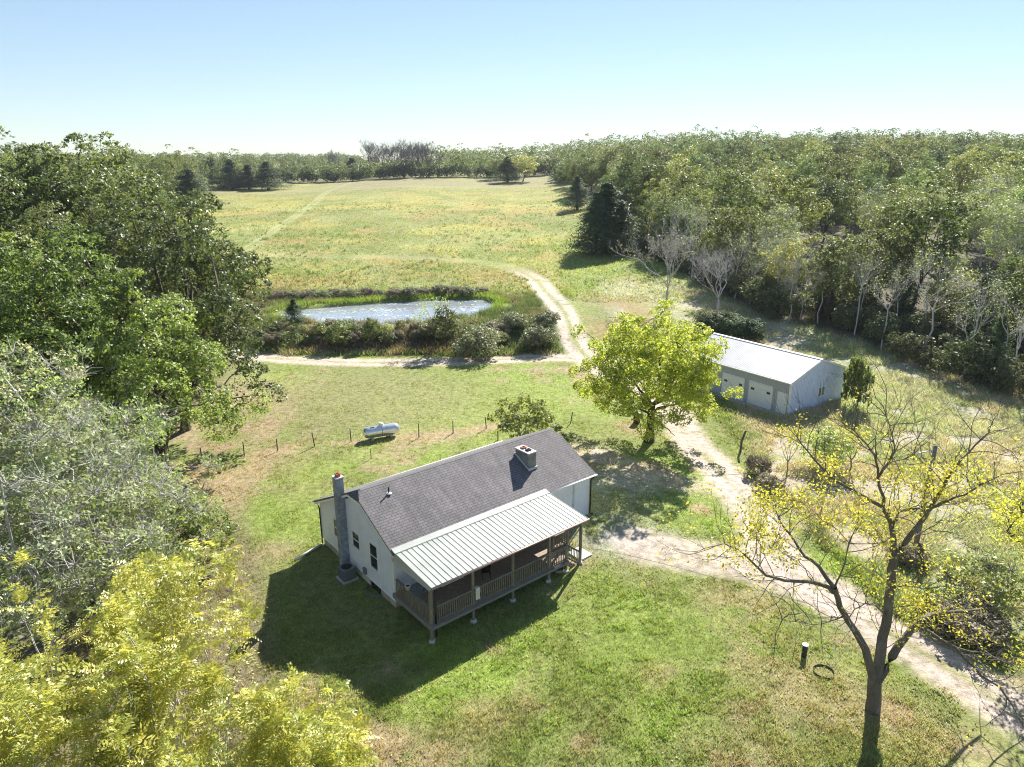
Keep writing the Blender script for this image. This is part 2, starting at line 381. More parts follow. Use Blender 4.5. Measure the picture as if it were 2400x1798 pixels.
    # tracks: bare earth bleeding into the grass
    for pts, w, s, rut in ((DRIVE, 1.55, .95, .8), (SPUR, 1.7, .8, 9), (LOOP, 1.3, .5, 9), (FIELDTRACK, 1.9, .6, 1.0), (FARTRACK, 1.6, .45, 1.1)):
        d, sg = dline(x, y, pts)
        e = np.clip((w+.5-d)/1.0, 0, 1)*S((n2*.5+n4*.5-.22)/.22+.25*(w-d))
        if pts is FARTRACK: c = lerp(c, C['fpale']*1.25, np.clip(1.1-np.abs(d-.8)/.6, 0, 1)*.55); continue
        if pts is FIELDTRACK:
            e = np.clip(1.5-np.abs(d-1.1)/.7, 0, 1)*S((134-y)/14); c = lerp(c, C['fpale'], np.clip(1-d/2.6, 0, 1)*(.25+.45*S((134-y)/14))); c = lerp(c, C['dirt'], e*.9*S((n2-.15)/.25)); continue
        c = lerp(c, C['dirt'], e*s)
        if pts is DRIVE: c = lerp(c, C['dull']*1.1, np.clip(1.2-d/.5, 0, 1)*S((n2*.6+n1*.4-.36)/.14)*.8); c = lerp(c, C['dirt']*1.12, np.clip(1-np.abs(d-.85)/.3, 0, 1)*.5)
    c = c*(.87+.26*n4[..., None])*(.9+.2*n1[..., None])
    return np.clip(c, .01, .9)
# forest edge polygons (world), traced from the photograph's tree line
def gpl(*pp): return [tuple(gp(*p)[:2]) for p in pp]
EDGE_R = gpl((2560, 1010), (2400, 935), (2270, 905), (2140, 860), (2040, 810), (1930, 775), (1800, 745), (1690, 690), (1590, 640), (1510, 600), (1490, 540), (1430, 500), (1400, 470), (1350, 460), (1330, 430))
EDGE_FAR = gpl((1320, 405), (1250, 400), (1150, 408), (1020, 416), (900, 420), (760, 420), (660, 416), (600, 425), (560, 440), (470, 440), (420, 470), (400, 500))
EDGE_FAR = [(x*min(1, 408/y), min(y, 408)) for x, y in EDGE_FAR]
TREEEDGE = EDGE_R+[(EDGE_R[-1][0]+6, 300), EDGE_FAR[0]]+EDGE_FAR[1:]+[(-110, 200), (-64, 140), (-140, 60), (-700, 60), (-700, 1500), (1200, 1500), (1200, 40), (120, 40)]

# ------------------------------------------------------------------ the ground, split into lawn and tracks
def groundmat():
    t = NT('ground_cover'); v = t.coord('Object')
    a = t.n('ShaderNodeVertexColor'); a.layer_name = 'Col'
    f1 = t.noise(v, 9, 6, .72); f2 = t.noise(v, 2.4, 5, .65); f3 = t.noise(v, 38, 3, .7)
    k = t.mix(t.ramp(f1, [(.30, .50), (.55, 1.0), (.75, 1.5)]), t.ramp(f3, [(.3, .55), (.7, 1.4)]), .45)
    c = t.mix(a.outputs[0], k, 1.0, 'MULTIPLY')
    c = t.mix(c, t.ramp(f2, [(.35, .66), (.65, 1.26)]), 1.0, 'MULTIPLY')
    ad = t.n('ShaderNodeMath', operation='ADD'); t.l(f1, ad.inputs[0]); t.l(f3, ad.inputs[1])
    t.bump(ad.outputs[0], .9, .06)
    return t.set(c, .95, 0, .15)
M['ground'] = groundmat()
def ground():
    pyr = np.concatenate([np.linspace(2300, 1900, 8)[:-1], np.linspace(1900, 560, 560)[:-1], np.linspace(560, 396, 150)])
    dep = PITCH+np.arctan((pyr-899)/FPX); r = EYE[2]/np.tan(dep)
    r = np.concatenate([[0.5, 4, 8], r[r > 9], [1500, 2200, 3500, 6000]]); r = np.unique(np.round(r, 3))
    th = np.radians(np.concatenate([np.linspace(-180, -47, 18)[:-1], np.linspace(-47, 47, 520), np.linspace(47, 180, 18)[1:]]))
    R, T = np.meshgrid(r, th, indexing='ij'); X = R*np.sin(T); Y = R*np.cos(T); Z = height(X.ravel(), Y.ravel())
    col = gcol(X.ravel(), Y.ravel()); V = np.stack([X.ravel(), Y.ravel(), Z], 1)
    nr, nt = X.shape; i = np.arange(nr-1)[:, None]*nt+np.arange(nt-1)[None]; F = np.stack([i, i+1, i+nt+1, i+nt], -1).reshape(-1, 4)
    fc = V[F].mean(1); x, y = fc[:, 0], fc[:, 1]
    n = fbm(x, y, 1.1, 3, 21); near = (y < 160) & (np.abs(x) < 70)
    lab = np.zeros(len(F), int)
    idx = np.nonzero(near)[0]; xx, yy, nn = x[idx], y[idx], n[idx]
    d1, _ = dline(xx, yy, DRIVE); d2, _ = dline(xx, yy, SPUR); d3, _ = dline(xx, yy, FIELDTRACK)
    l = np.zeros(len(idx), int)
    l[(np.abs(d3-1.0) < .75+(nn-.5)*1.2) & (yy < 128) & (yy > 79.5)] = 2
    l[(d1 < 1.5+(nn-.5)*1.8) | (d2 < 1.45+(nn-.5)*2.4)] = 1
    lab[idx] = l
    for k, (nm) in enumerate(('ground', 'driveway', 'farm_track')):
        f = F[lab == k]; u, inv = np.unique(f, return_inverse=True)
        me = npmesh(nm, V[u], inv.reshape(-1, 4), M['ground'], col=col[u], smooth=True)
        tag(ob(nm, me), kind='structure')
ground()
def water():
    t = NT('pond_water'); v = t.coord('Object')
    f = t.noise(v, 2.2, 5, .7); g = t.noise(t.coord('Object', (.18, .5, 1)), 1, 3); w = t.noise(v, 9, 3)
    k = t.n('ShaderNodeMath', operation='MULTIPLY'); t.l(t.ramp(f, [(.50, 0), (.60, 1)]), k.inputs[0]); t.l(t.ramp(g, [(.40, 0), (.62, 1)]), k.inputs[1])
    t.set(t.mix((.22, .25, .28), (.46, .46, .42), k.outputs[0]), .12, 0, 1.0)
    r = t.mix((.10, .10, .10), (.6, .6, .6), k.outputs[0]); t.l(r, t.b.inputs['Roughness'])
    t.bump(w, .13, .02)
    c = np.mean(POND, 0); P = [tuple(c+(np.array(p)-c)*1.09) for p in POND]; sp = spline(P+[P[0]], 4)
    mb = MB(); mb.quad(*[(p[0], p[1], 1.5) for p in sp[:-1]][::-1] if False else [(p[0], p[1], 1.5) for p in sp[:-1]])
    tag(mb.build('pond_water', t.m), kind='structure')
water()

# ------------------------------------------------------------------ the farmhouse
HX, HY, HA = -5.995, 30.858, .696
L_, W_ = 14.1, 8.41
def hw(u, v, z=0): return (HX+u*math.cos(HA)-v*math.sin(HA), HY+u*math.sin(HA)+v*math.cos(HA), z)
def shingles():
    t = NT('asphalt_shingles'); v = t.coord('Object', (1, 1.118, 1))
    b = t.n('ShaderNodeTexBrick'); b.offset = .5; t.l(v, b.inputs['Vector'])
    for k, x in (('Scale', 1), ('Mortar Size', .014), ('Mortar Smooth', .2), ('Bias', -.2), ('Brick Width', .36), ('Row Height', .165)): b.inputs[k].default_value = x
    b.inputs['Color1'].default_value = (.145, .134, .138, 1); b.inputs['Color2'].default_value = (.172, .160, .165, 1); b.inputs['Mortar'].default_value = (.055, .052, .055, 1)
    f = t.noise(v, 1.1, 4); g = t.noise(v, 40, 3, .8)
    st = t.noise(t.coord('Object', (2.2, .35, 1)), 1.2, 3)
    c = t.mix(b.outputs[0], t.ramp(f, [(.3, .86), (.7, 1.1)]), 1, 'MULTIPLY'); c = t.mix(c, t.ramp(g, [(.25, .65), (.75, 1.4)]), 1, 'MULTIPLY')
    c = t.mix(c, t.ramp(st, [(.35, .82), (.65, 1.12)]), 1, 'MULTIPLY')
    t.bump(b.outputs['Fac'], -.6, .02); return t.set(c, .85, 0, .35)
M['shingle'] = shingles()
def siding(name, col, row, which=2, dirt=.12):
    t = NT(name); c = t.n('ShaderNodeTexCoord'); s = t.n('ShaderNodeSeparateXYZ'); t.l(c.outputs['Object'], s.inputs[0])
    m = t.n('ShaderNodeMath', operation='MULTIPLY'); m.inputs[1].default_value = 1/row; t.l(s.outputs[which], m.inputs[0])
    fr = t.n('ShaderNodeMath', operation='FRACT'); t.l(m.outputs[0], fr.inputs[0])
    line = t.ramp(fr.outputs[0], [(0, .72), (.08, 1), (1, 1)])
    n = t.noise(c.outputs['Object'], 1.3, 5, .65); n2 = t.noise(t.coord('Object', (3, 3, .4)), 2, 4)
    k = t.mix(col, tuple(x*(1-dirt*2.4) for x in col), t.ramp(n, [(.48, 0), (.72, 1)]))
    k = t.mix(k, tuple(x*(1-dirt*1.5) for x in col), t.ramp(n2, [(.5, 0), (.75, .8)]))
    k = t.mix(k, line, 1, 'MULTIPLY'); t.bump(fr.outputs[0], .35, .02); return t.set(k, .55, 0, .35)
M['siding'] = siding('white_siding', (.72, .76, .86), .13, 2, .06)
def ribmetal(name, col, rough=.45):
    t = NT(name); n = t.noise(t.coord('Object'), .9, 4); n2 = t.noise(t.coord('Object', (8, .4, .4)), 1, 3)
    c = t.mix(tuple(x*.84 for x in col), col, t.ramp(n, [(.4, 0), (.58, 1)])); c = t.mix(c, tuple(x*.82 for x in col), t.ramp(n2, [(.5, 0), (.8, .6)]))
    return t.set(c, rough, .0, .4)
M['porch_metal'] = ribmetal('pale_green_metal', (.335, .36, .325))
M['barn_metal'] = ribmetal('white_metal_roof', (.46, .47, .485), .45)
def blocks(name, c1, c2, w, h, mort):
    t = NT(name); c = t.n('ShaderNodeTexCoord'); s = t.n('ShaderNodeSeparateXYZ'); t.l(c.outputs['Object'], s.inputs[0])
    ad = t.n('ShaderNodeMath', operation='ADD'); t.l(s.outputs[0], ad.inputs[0]); t.l(s.outputs[1], ad.inputs[1])
    cb = t.n('ShaderNodeCombineXYZ'); t.l(ad.outputs[0], cb.inputs[0]); t.l(s.outputs[2], cb.inputs[1])
    b = t.n('ShaderNodeTexBrick'); t.l(cb.outputs[0], b.inputs['Vector'])
    for k, x in (('Scale', 1), ('Mortar Size', .008), ('Brick Width', w), ('Row Height', h)): b.inputs[k].default_value = x
    b.inputs['Color1'].default_value = (*c1, 1); b.inputs['Color2'].default_value = (*c2, 1); b.inputs['Mortar'].default_value = (*mort, 1)
    f = t.noise(c.outputs['Object'], 3, 5, .7); k = t.mix(b.outputs[0], t.ramp(f, [(.3, .6), (.7, 1.25)]), 1, 'MULTIPLY')
    t.bump(f, .4, .03); return t.set(k, .85, 0, .25)
M['chim_brick'] = blocks('painted_block', (.23, .26, .31), (.30, .33, .38), .4, .2, (.18, .20, .23))
M['chim_stone'] = blocks('stained_masonry', (.20, .195, .185), (.30, .29, .27), .5, .25, (.15, .15, .14))
M['foundation'] = blocks('foundation_block', (.40, .36, .30), (.46, .42, .35), .4, .2, (.33, .30, .26))

house = thing('farmhouse', 'white farmhouse with grey shingle roof and pale metal porch roof', 'house', (HX, HY, 0), HA)
RV, RZ, EZ, OV = 3.53, 5.46, 3.5, .375
sf = (RZ-EZ)/(RV+OV)                     # roof slope
def rz_(v): return RZ-abs(v-RV)*sf
EB = W_+OV; ZB = rz_(EB)
HB = 0.34                                # how far the clipped gable drops
vf, vb = RV-HB/sf, RV+HB/sf
# walls: body with a pentagon section whose top is clipped
def wallsec(u, o=0.16): return [(u, 0, .5), (u, 0, EZ+.05-o), (u, vf+.25, rz_(vf)-.12-o), (u, vb-.25, rz_(vb)-.12-o), (u, W_, rz_(W_)-o), (u, W_, .5)]
mb = MB(); mb.prism(wallsec(0)[::-1], (L_, 0, 0)); wall = mb.build('wall', M['siding'], house)
mb = MB(); mb.box(.04, L_-.04, .04, W_-.04, -.6, .5); mb.build('foundation', M['foundation'], house)
# a skirting board over the foundation
mb = MB(); mb.box(-.02, L_+.02, -.02, 0, .46, .56).box(-.02, 0, 0, W_, .46, .56); mb.build('skirting_board', M['trim_white'], house)
# corner boards
for x0, x1, y0, y1, top in ((-.03, .09, -.03, .09, EZ-.2), (-.03, .09, W_-.09, W_+.03, rz_(W_)-.16), (L_-.09, L_+.03, -.03, .09, EZ-.2)):
    MB().box(x0, x1, y0, y1, .44, top).build('corner_board', M['trim_white'], house)
# roof: two slopes with clipped gable ends, solid shell
O = .22; RI = .12; T = .11
def roofpoly(dz):
    a = [(-O, -OV, EZ-dz), (L_+O, -OV, EZ-dz), (L_+O, vf, rz_(vf)-dz), (L_-RI, RV, RZ-dz), (RI, RV, RZ-dz), (-O, vf, rz_(vf)-dz)]
    b = [(L_+O, EB, ZB-dz), (-O, EB, ZB-dz), (-O, vb, rz_(vb)-dz), (RI, RV, RZ-dz), (L_-RI, RV, RZ-dz), (L_+O, vb, rz_(vb)-dz)]
    h1 = [(-O, vf, rz_(vf)-dz), (RI, RV, RZ-dz), (-O, vb, rz_(vb)-dz)]
    h2 = [(L_+O, vb, rz_(vb)-dz), (L_-RI, RV, RZ-dz), (L_+O, vf, rz_(vf)-dz)]
    return a, b, h1, h2
mb = MB()
for p in roofpoly(0): mb.quad(*p)
for p in roofpoly(T): mb.quad(*p[::-1])
per = [(-O, -OV, EZ), (L_+O, -OV, EZ), (L_+O, vf, rz_(vf)), (L_+O, vb, rz_(vb)), (L_+O, EB, ZB), (-O, EB, ZB), (-O, vb, rz_(vb)), (-O, vf, rz_(vf))]
for i in range(8):
    p, q = per[i], per[(i+1) % 8]; mb.quad((p[0], p[1], p[2]-T), (q[0], q[1], q[2]-T), q, p)
roof = mb.build('roof', M['shingle'], house)
mb = MB(); k = .13
mb.prism([(RI+.05, RV-k, RZ-k*sf+.012), (RI+.05, RV, RZ+.028), (RI+.05, RV+k, RZ-k*sf+.012), (RI+.05, RV, RZ-.03)], (L_-2*RI-.1, 0, 0)); mb.build('ridge_cap', simple('ridge_shingles', (.21, .20, .20), .85, 0, .2, 9), roof)
# rake boards and soffits
for u0 in (-O+.015, L_+O-.045):
    mb = MB()
    for (v0, v1) in ((-OV+.02, vf), (EB-.02, vb)):
        z0, z1 = rz_(v0)-T, rz_(v1)-T
        mb.prism([(u0, v0, z0-.002), (u0, v1, z1-.002), (u0, v1, z1-.14), (u0, v0, z0-.14)], (.03, 0, 0))
    mb.box(u0, u0+.03, vf+.003, vb-.003, rz_(vf)-T-.16, rz_(vf)-T-.002)
    mb.build('rake_board', M['trim_white'], house)
mb = MB(); mb.prism([(-O+.05, -OV+.03, EZ-T-.004), (-O+.05, 0, EZ-T-.004+0), (-O+.05, 0, EZ-T-.03), (-O+.05, -OV+.03, EZ-T-.03)], (L_+2*O-.1, 0, 0)); mb.build('soffit', M['trim_white'], house)
mb = MB()
gz = EZ-.05
mb.tube([(10.35, -OV-.045, gz), (L_+O+.03, -OV-.045, gz)], .055, 8).build('gutter', M['trim_white'], house, smooth=True)
mb = MB(); mb.tube([(-O-.05, EB+.05, ZB-.06), (L_+O, EB+.05, ZB-.06)], .055, 8).build('gutter', M['trim_white'], house, smooth=True)
mb = MB(); mb.tube([(L_+.10, -OV-.04, gz-.04), (L_+.08, -.10, gz-.42), (L_+.08, -.10, .72), (L_+.28, -.2, .62)], .045, 8).build('downspout', M['black'], house, smooth=True)
mb = MB(); mb.tube([(-.03, EB+.04, ZB-.06), (-.08, W_-.02, ZB-.4), (-.08, W_-.02, .12)], .04, 8).build('downspout', M['black'], house, smooth=True)
mb = MB(); mb.box(12.7, 12.82, -.03, -.001, .6, EZ-.3).build('panel_seam', simple('seam_trim', (.5, .52, .56), .6), house)
# gable windows
def window(parent, u, v0, v1, z0, z1, axis='u', sgn=-1, split=True, fr=M['trim_white'], gl=None, bars='h'):
    """window on a wall plane; axis 'u' = wall at constant x"""
    def bx_(mb, a0, a1, b0, b1, d0, d1):
        if axis == 'u': mb.box(min(u+sgn*d0, u+sgn*d1), max(u+sgn*d0, u+sgn*d1), a0, a1, b0, b1)
        else: mb.box(a0, a1, min(u+sgn*d0, u+sgn*d1), max(u+sgn*d0, u+sgn*d1), b0, b1)
    f = .075; mb = MB()
    bx_(mb, v0-f, v0, z0-f, z1+f, 0, .05); bx_(mb, v1, v1+f, z0-f, z1+f, 0, .05); bx_(mb, v0, v1, z1, z1+f, 0, .05); bx_(mb, v0, v1, z0-f, z0, 0, .08)
    w = mb.build('window', fr, parent)
    mb = MB(); bx_(mb, v0, v1, z0, z1, .004, .016); mb.build('pane', gl or M['dark'], w)
    mb = MB()
    if bars == 'h': bx_(mb, v0, v1, (z0+z1)/2-.025, (z0+z1)/2+.025, .017, .035)
    else: bx_(mb, (v0+v1)/2-.03, (v0+v1)/2+.03, z0, z1, .017, .04)
    mb.build('sash', fr, w)
    return w
window(house, 0, 3.58, 4.32, 1.80, 2.72)
window(house, 0, 1.62, 2.38, 1.44, 2.88)
window(house, 0, 6.05, 6.6, 1.45, 2.5)
window(house, 0, 3.2, 5.2, 1.7, 2.6, 'v', -1)
# side chimney and its flue
mb = MB(); mb.box(-.44, -.004, 4.96, 5.42, -.3, 5.66); ch = mb.build('chimney', M['chim_brick'], house, bevel=.01)
MB().box(-.47, .02, 4.93, 5.45, 5.66, 5.72).build('cap', M['concrete'], ch)
mb = MB()
for x0, x1, y0, y1 in ((-.34, -.10, 5.07, 5.11), (-.34, -.10, 5.27, 5.31), (-.34, -.30, 5.11, 5.27), (-.14, -.10, 5.11, 5.27)): mb.box(x0, x1, y0, y1, 5.72, 5.90)
mb.build('flue', M['red_flue'], ch)
mb = MB(); mb.box(-.55, -.004, 4.86, 5.52, -.3, .08); mb.build('chimney_base', M['foundation'], house)
# roof chimney
mb = MB(); mb.box(10.24, 10.86, 1.36, 2.58, 3.9, 5.36); ch = mb.build('chimney', M['chim_stone'], house, bevel=.01)
MB().box(10.21, 10.89, 1.33, 2.61, 5.36, 5.42).build('cap', M['concrete'], ch)
for v in (1.75, 2.2):
    mb = MB()
    for x0, x1, y0, y1 in ((-.15, .15, -.13, -.09), (-.15, .15, .09, .13), (-.15, -.11, -.09, .09), (.11, .15, -.09, .09)): mb.box(10.56+x0, 10.56+x1, v+y0, v+y1, 5.42, 5.50)
    mb.build('flue', M['red_flue'] if v > 2 else M['black'], ch)
mb = MB()
for (v0, v1) in ((1.36, 2.58),): mb.prism([(10.19, v0-.05, rz_(v0-.05)+.005), (10.19, v1+.05, rz_(v1+.05)+.005), (10.19, v1+.05, rz_(v1+.05)+.10), (10.19, v0-.05, rz_(v0-.05)+.10)], (.045, 0, 0))
mb.box(10.2, 10.9, 1.27, 1.355, rz_(1.3)-.02, rz_(1.3)+.12); mb.build('flashing', M['concrete'], ch)
# plumbing vent
mb = MB(); mb.tube([(1.5, 2.75, rz_(2.75)-.1), (1.5, 2.75, 5.45)], .04, 10); vp = mb.build('vent_pipe', M['black'], house)
MB().lathe([(.16, 0), (.13, .03), (.06, .07)], (1.5, 2.75, rz_(2.75)+.01), 12).build('collar', M['trim_white'], vp)
# porch roof
PZ, PW, PU0, PU1 = 3.187, 3.62, -.12, 10.27
def pz_(v): return EZ+.03-(v+OV)/(-PW+OV)*(EZ+.03-PZ)
mb = MB(); mb.prism([(PU0, -PW, PZ), (PU0, -OV-.0, EZ+.03), (PU0, -OV, EZ-.0), (PU0, -PW, PZ-.03)], (PU1-PU0, 0, 0))
n = 34
for i in range(n+1):
    u = PU0+.02+i*(PU1-PU0-.04)/n
    for du, hh, ww in ((0, .026, .011),) :
        mb.prism([(u-ww, -PW-.01, PZ+.0), (u-ww, -OV+.02, EZ+.03), (u-ww*.6, -OV+.02, EZ+.03+hh), (u-ww*.6, -PW-.01, PZ+hh)], (2*ww*.8, 0, 0))
proof = mb.build('porch_roof', M['porch_metal'], house)
v2 = -.12; mb = MB(); mb.prism([(PU0-.02, -OV-.12, pz_(-OV-.12)+.036), (PU0-.02, -OV+.05, EZ+.075), (PU0-.02, v2, rz_(v2)+.03), (PU0-.02, v2, rz_(v2)+.012), (PU0-.02, -OV+.05, EZ+.05)], (PU1-PU0+.04, 0, 0)); mb.build('flashing', M['porch_metal'], proof)
mb = MB(); mb.box(PU0+.05, PU1-.05, -PW+.12, -PW+.17, PZ-.24, PZ-.035); mb.build('porch_beam', M['wood'], house)
mb = MB(); mb.tube([(PU0, -PW-.05, PZ-.05), (PU1+.06, -PW-.05, PZ-.05)], .05, 8).build('porch_gutter', M['gutter'], house, smooth=True)
for u in (PU0+.02, PU1-.05): MB().prism([(u, -PW+.02, PZ-.034), (u, -.01, pz_(-.01)-.04), (u, -.01, EZ-.62), (u, -PW+.16, PZ-.26)], (.03, 0, 0)).build('porch_gable_board', M['greypaint'], house)
# deck
DZ = 1.03
mb = MB()
for i in range(24): v = -3.52+i*.147; mb.box(-.12, 8.9 if v < -2.3 else 10.15, v, v+.137, DZ-.03, DZ)
mb.build('deck_floor', M['deck'], house)
mb = MB(); mb.box(-.14, 8.92, -3.56, -3.52, DZ-.24, DZ-.001).box(-.16, -.12, -3.52, -.02, DZ-.24, DZ-.001).box(8.9, 8.94, -3.52, -2.3, DZ-.24, DZ-.001).box(8.94, 10.15, -2.34, -2.3, DZ-.24, DZ-.001).box(10.15, 10.19, -2.3, -.02, DZ-.24, DZ-.001)
for u in np.arange(.5, 9, 1.1): mb.box(u, u+.04, -3.5, -.05, DZ-.2, DZ-.04)
mb.build('deck_rim', M['wood_grey'], house)
mb = MB(); mb.box(-.12, 8.9, -3.66, -3.563, DZ-.05, DZ-.01); mb.build('deck_edge_board', M['wood_grey'], house)
for u, ww, vt, top in ((.0, .15, -3.36, PZ-.035), (2.43, .12, -3.42, PZ-.035), (5.0, .12, -3.42, PZ-.035), (7.55, .14, -3.42, PZ-.035), (10.02, .13, -3.36, PZ-.035), (8.88, .12, -3.40, 2.02), (8.9, .11, -2.27, 2.02), (10.1, .11, -2.24, PZ+.03)):
    w2 = ww/2; mb = MB(); mb.box(u-w2, u+w2, vt-w2, vt+w2, zh(*hw(u, vt)[:2])+.08, top); p = mb.build('porch_post', M['wood'], house)
    g0 = zh(*hw(u, vt)[:2]); MB().lathe([(.20, -.2), (.19, .08), (.12, .13)], (u, vt, g0), 4 if ww > .12 else 6).build('footing', M['concrete'], p)
mb = MB(); mb.tube([(.17, -3.5, PZ-.1), (.17, -3.5, .3)], .05, 8).build('downspout', M['black'], house, smooth=True)
# railings
def rail(u0, v0, u1, v1, zt0=1.93, zt1=1.93, zb=None, n=None):
    a = np.array([u0, v0]); b = np.array([u1, v1]); ln = np.linalg.norm(b-a); n = n or int(ln/.125)
    mb = MB(); zb0 = zt0-.82; zb1 = zt1-.82
    mb.bar((u0, v0, zt0), (u1, v1, zt1), .14, .035).bar((u0, v0, zt0-.06), (u1, v1, zt1-.06), .04, .08).bar((u0, v0, zb0), (u1, v1, zb1), .04, .08)
    for i in range(n):
        t = (i+.5)/n; p = a+(b-a)*t; z0 = zb0+(zb1-zb0)*t; z1 = zt0+(zt1-zt0)*t
        off = np.array([(b-a)[1], -(b-a)[0]])/ln*.035; mb.box(p[0]+off[0]-.018, p[0]+off[0]+.018, p[1]+off[1]-.018, p[1]+off[1]+.018, z0-.06, z1-.03)
    return mb.build('railing', M['wood'], house)
for a in ((.08, -3.40, 2.37, -3.42), (2.49, -3.42, 4.94, -3.42), (5.06, -3.42, 7.48, -3.42), (7.62, -3.42, 8.82, -3.42), (-.03, -.25, -.03, -3.28), (8.95, -2.27, 10.05, -2.25)): rail(*a)
rail(8.95, -3.40, 9.96, -3.38, 1.93, 1.12); rail(10.1, -2.18, 10.1, -.1)
# steps and the landing slab
mb = MB()
for i in range(4): mb.box(8.96+i*.28, 9.26+i*.28, -3.30, -2.34, DZ-.19*(i+1)-.04, DZ-.19*(i+1))
mb.prism([(8.96, -3.33, .84), (10.1, -3.33, .06), (10.1, -3.33, -.15), (8.96, -3.33, .55)], (0, .03, 0)); mb.prism([(8.96, -2.34, .84), (10.1, -2.34, .06), (10.1, -2.34, -.15), (8.96, -2.34, .55)], (0, .03, 0))
mb.build('steps', M['deck'], house)
g0 = zh(*hw(10.8, -2.8)[:2]); MB().box(10.15, 11.1, -3.3, -2.2, g0-.2, g0+.06).build('landing_slab', M['concrete'], house)
# door and front window under the porch
mb = MB(); mb.box(6.2, 7.1, -.04, -.001, DZ, DZ+2.03); d = mb.build('door', M['frame_dark'], house); MB().tube([(6.28, -.06, DZ+1), (6.28, -.10, DZ+1)], .03, 8).build('handle', M['silver'], d)
window(house, 0, 8.6, 9.7, 1.7, 2.6, 'v', -1)
# basement window well opening
mb = MB(); mb.box(-.015, .03, 1.55, 2.5, .06, .46); mb.build('basement_window', M['dark'], house)
mb = MB(); mb.box(-.012, .03, 2.62, 3.5, .1, .42); mb.build('basement_vent', M['stone'], house)
tag(house, None)

# ------------------------------------------------------------------ small things round the house
def small(mb, name, mat, label, cat, group=None, **k): return tag(mb.build(name, mat, **k), label, cat, group)
# window well: corrugated half ring
x, y, _ = hw(-.02, 2.0); g0 = zh(x, y)
mb = MB(); pts = [(-.05-.5*math.sin(t), 2.03+.62*math.cos(t)) for t in np.linspace(0, math.pi, 14)]
for (a, b), (c, d) in zip(pts[:-1], pts[1:]): mb.prism([(a, b, -.25), (c, d, -.25), (c, d, .14), (a, b, .14)], (-.02, .0, 0))
o = small(mb, 'window_well', M['ac'], 'curved metal window well against the house foundation', 'window well'); o.location = (HX, HY, g0); o.rotation_euler[2] = HA
# air conditioner
ax, ay, _ = hw(-.62, 4.15); az = zh(ax, ay)
ac = thing('air_conditioner', 'grey round-cornered air conditioner on a pad beside the tall side chimney', 'air conditioner', (ax, ay, az), HA)
def rbox(mb, w, h, z0, z1, r=.12, k=5):
    p = []
    for cx_, cy_, a0 in ((w-r, h-r, 0), (-w+r, h-r, 90), (-w+r, -h+r, 180), (w-r, -h+r, 270)):
        for i in range(k): a = math.radians(a0+90*i/(k-1)); p.append((cx_+r*math.cos(a), cy_+r*math.sin(a), z0))
    return mb.prism(p, (0, 0, z1-z0))
rbox(MB(), .48, .48, -.1, .07, .05).build('pad', M['concrete'], ac)
rbox(MB(), .37, .37, .07, .72, .14).build('cabinet', M['ac'], ac)
mb = MB()
for z in np.arange(.12, .68, .045): rbox(mb, .378, .378, z, z+.012, .145)
mb.build('louvres', simple('ac_louvres', (.10, .11, .12), .5, .2), ac)
rbox(MB(), .375, .375, .723, .75, .14).build('top', M['ac'], ac)
mb = MB(); mb.lathe([(.29, .751), (.29, .765), (.27, .765)], n=24).build('fan_guard', M['black'], ac)
mb = MB(); mb.tube([(.3, -.2, .3), (.3, -.2, .5)], .05, 8); mb.box(.375, .41, -.25, -.05, .25, .5); mb.build('service_box', M['silver'], ac)
# meter box on the wall
x = small(MB().box(-.14, -.02, 2.95, 3.2, .62, .98), 'meter_box', M['ac'], 'small grey meter box low on the white gable wall', 'meter box'); x.location = (HX, HY, 0); x.rotation_euler[2] = HA
# drain pipe lying on the grass
a = gp(692, 1315); b = gp(755, 1279)
small(MB().tube([(a[0], a[1], a[2]+.09), (b[0], b[1], b[2]+.10)], .075, 10), 'drain_pipe', M['pipe'], 'white drain pipe lying on the grass at the back corner of the house', 'pipe', smooth=True)
# porch things
def onporch(o): o.location = hw(*o['_uv'])[:2]+(DZ,); return o
x, y, _ = hw(4.4, -1.95)
chair = thing('folding_chair', 'black folding chair on the porch floor', 'chair', (x, y, DZ), HA+2.6)
mb = MB(); mb.box(-.22, .22, -.2, .22, .43, .46).build('seat', M['black'], chair); MB().box(-.21, .21, .20, .225, .66, .90).build('backrest', M['black'], chair)
for sx in (-.22, .22):
    MB().tube([(sx, -.24, 0), (sx, .22, .9)], .014, 6).build('leg', M['black'], chair); MB().tube([(sx, .26, 0), (sx, -.12, .45)], .014, 6).build('leg', M['black'], chair)
x, y, _ = hw(2.75, -1.0)
bn = thing('storage_bench', 'long white storage bench against the house wall on the porch', 'bench', (x, y, DZ), HA)
MB().box(-.7, .7, -.25, .25, .04, .46).build('box', M['trim_white'], bn, bevel=.01); MB().box(-.73, .73, -.28, .28, .461, .51).build('lid', M['trim_white'], bn, bevel=.01)
MB().box(-.68, .68, -.22, .22, 0, .04).build('plinth', M['black'], bn)
x, y, _ = hw(1.35, -1.1)
gr = thing('cooking_grill', 'black covered grill near the end of the porch', 'grill', (x, y, DZ), HA+.2)
MB().lathe([(.27, .55), (.31, .66), (.31, .74), (.24, .88), (.08, .95)], n=16).build('bowl', M['black'], gr, smooth=True)
for k in range(3): t = k*2.1; MB().tube([(.16*math.cos(t), .16*math.sin(t), .56), (.30*math.cos(t), .30*math.sin(t), 0)], .014, 6).build('leg', M['black'], gr)
x, y, _ = hw(.95, -.55)
small(MB().box(-.42, .42, -.5, .5, 0, .04), 'floor_panel', simple('blue_grey_board', (.26, .28, .33), .6), 'flat blue-grey board lying on the porch floor at the wall', 'board', loc=(x, y, DZ+.002), rz=HA)
x, y, _ = hw(-.06, -1.42)
pot = thing('flower_pot', 'small pale flower pot on the end railing', 'pot', (x, y, 1.955), 0)
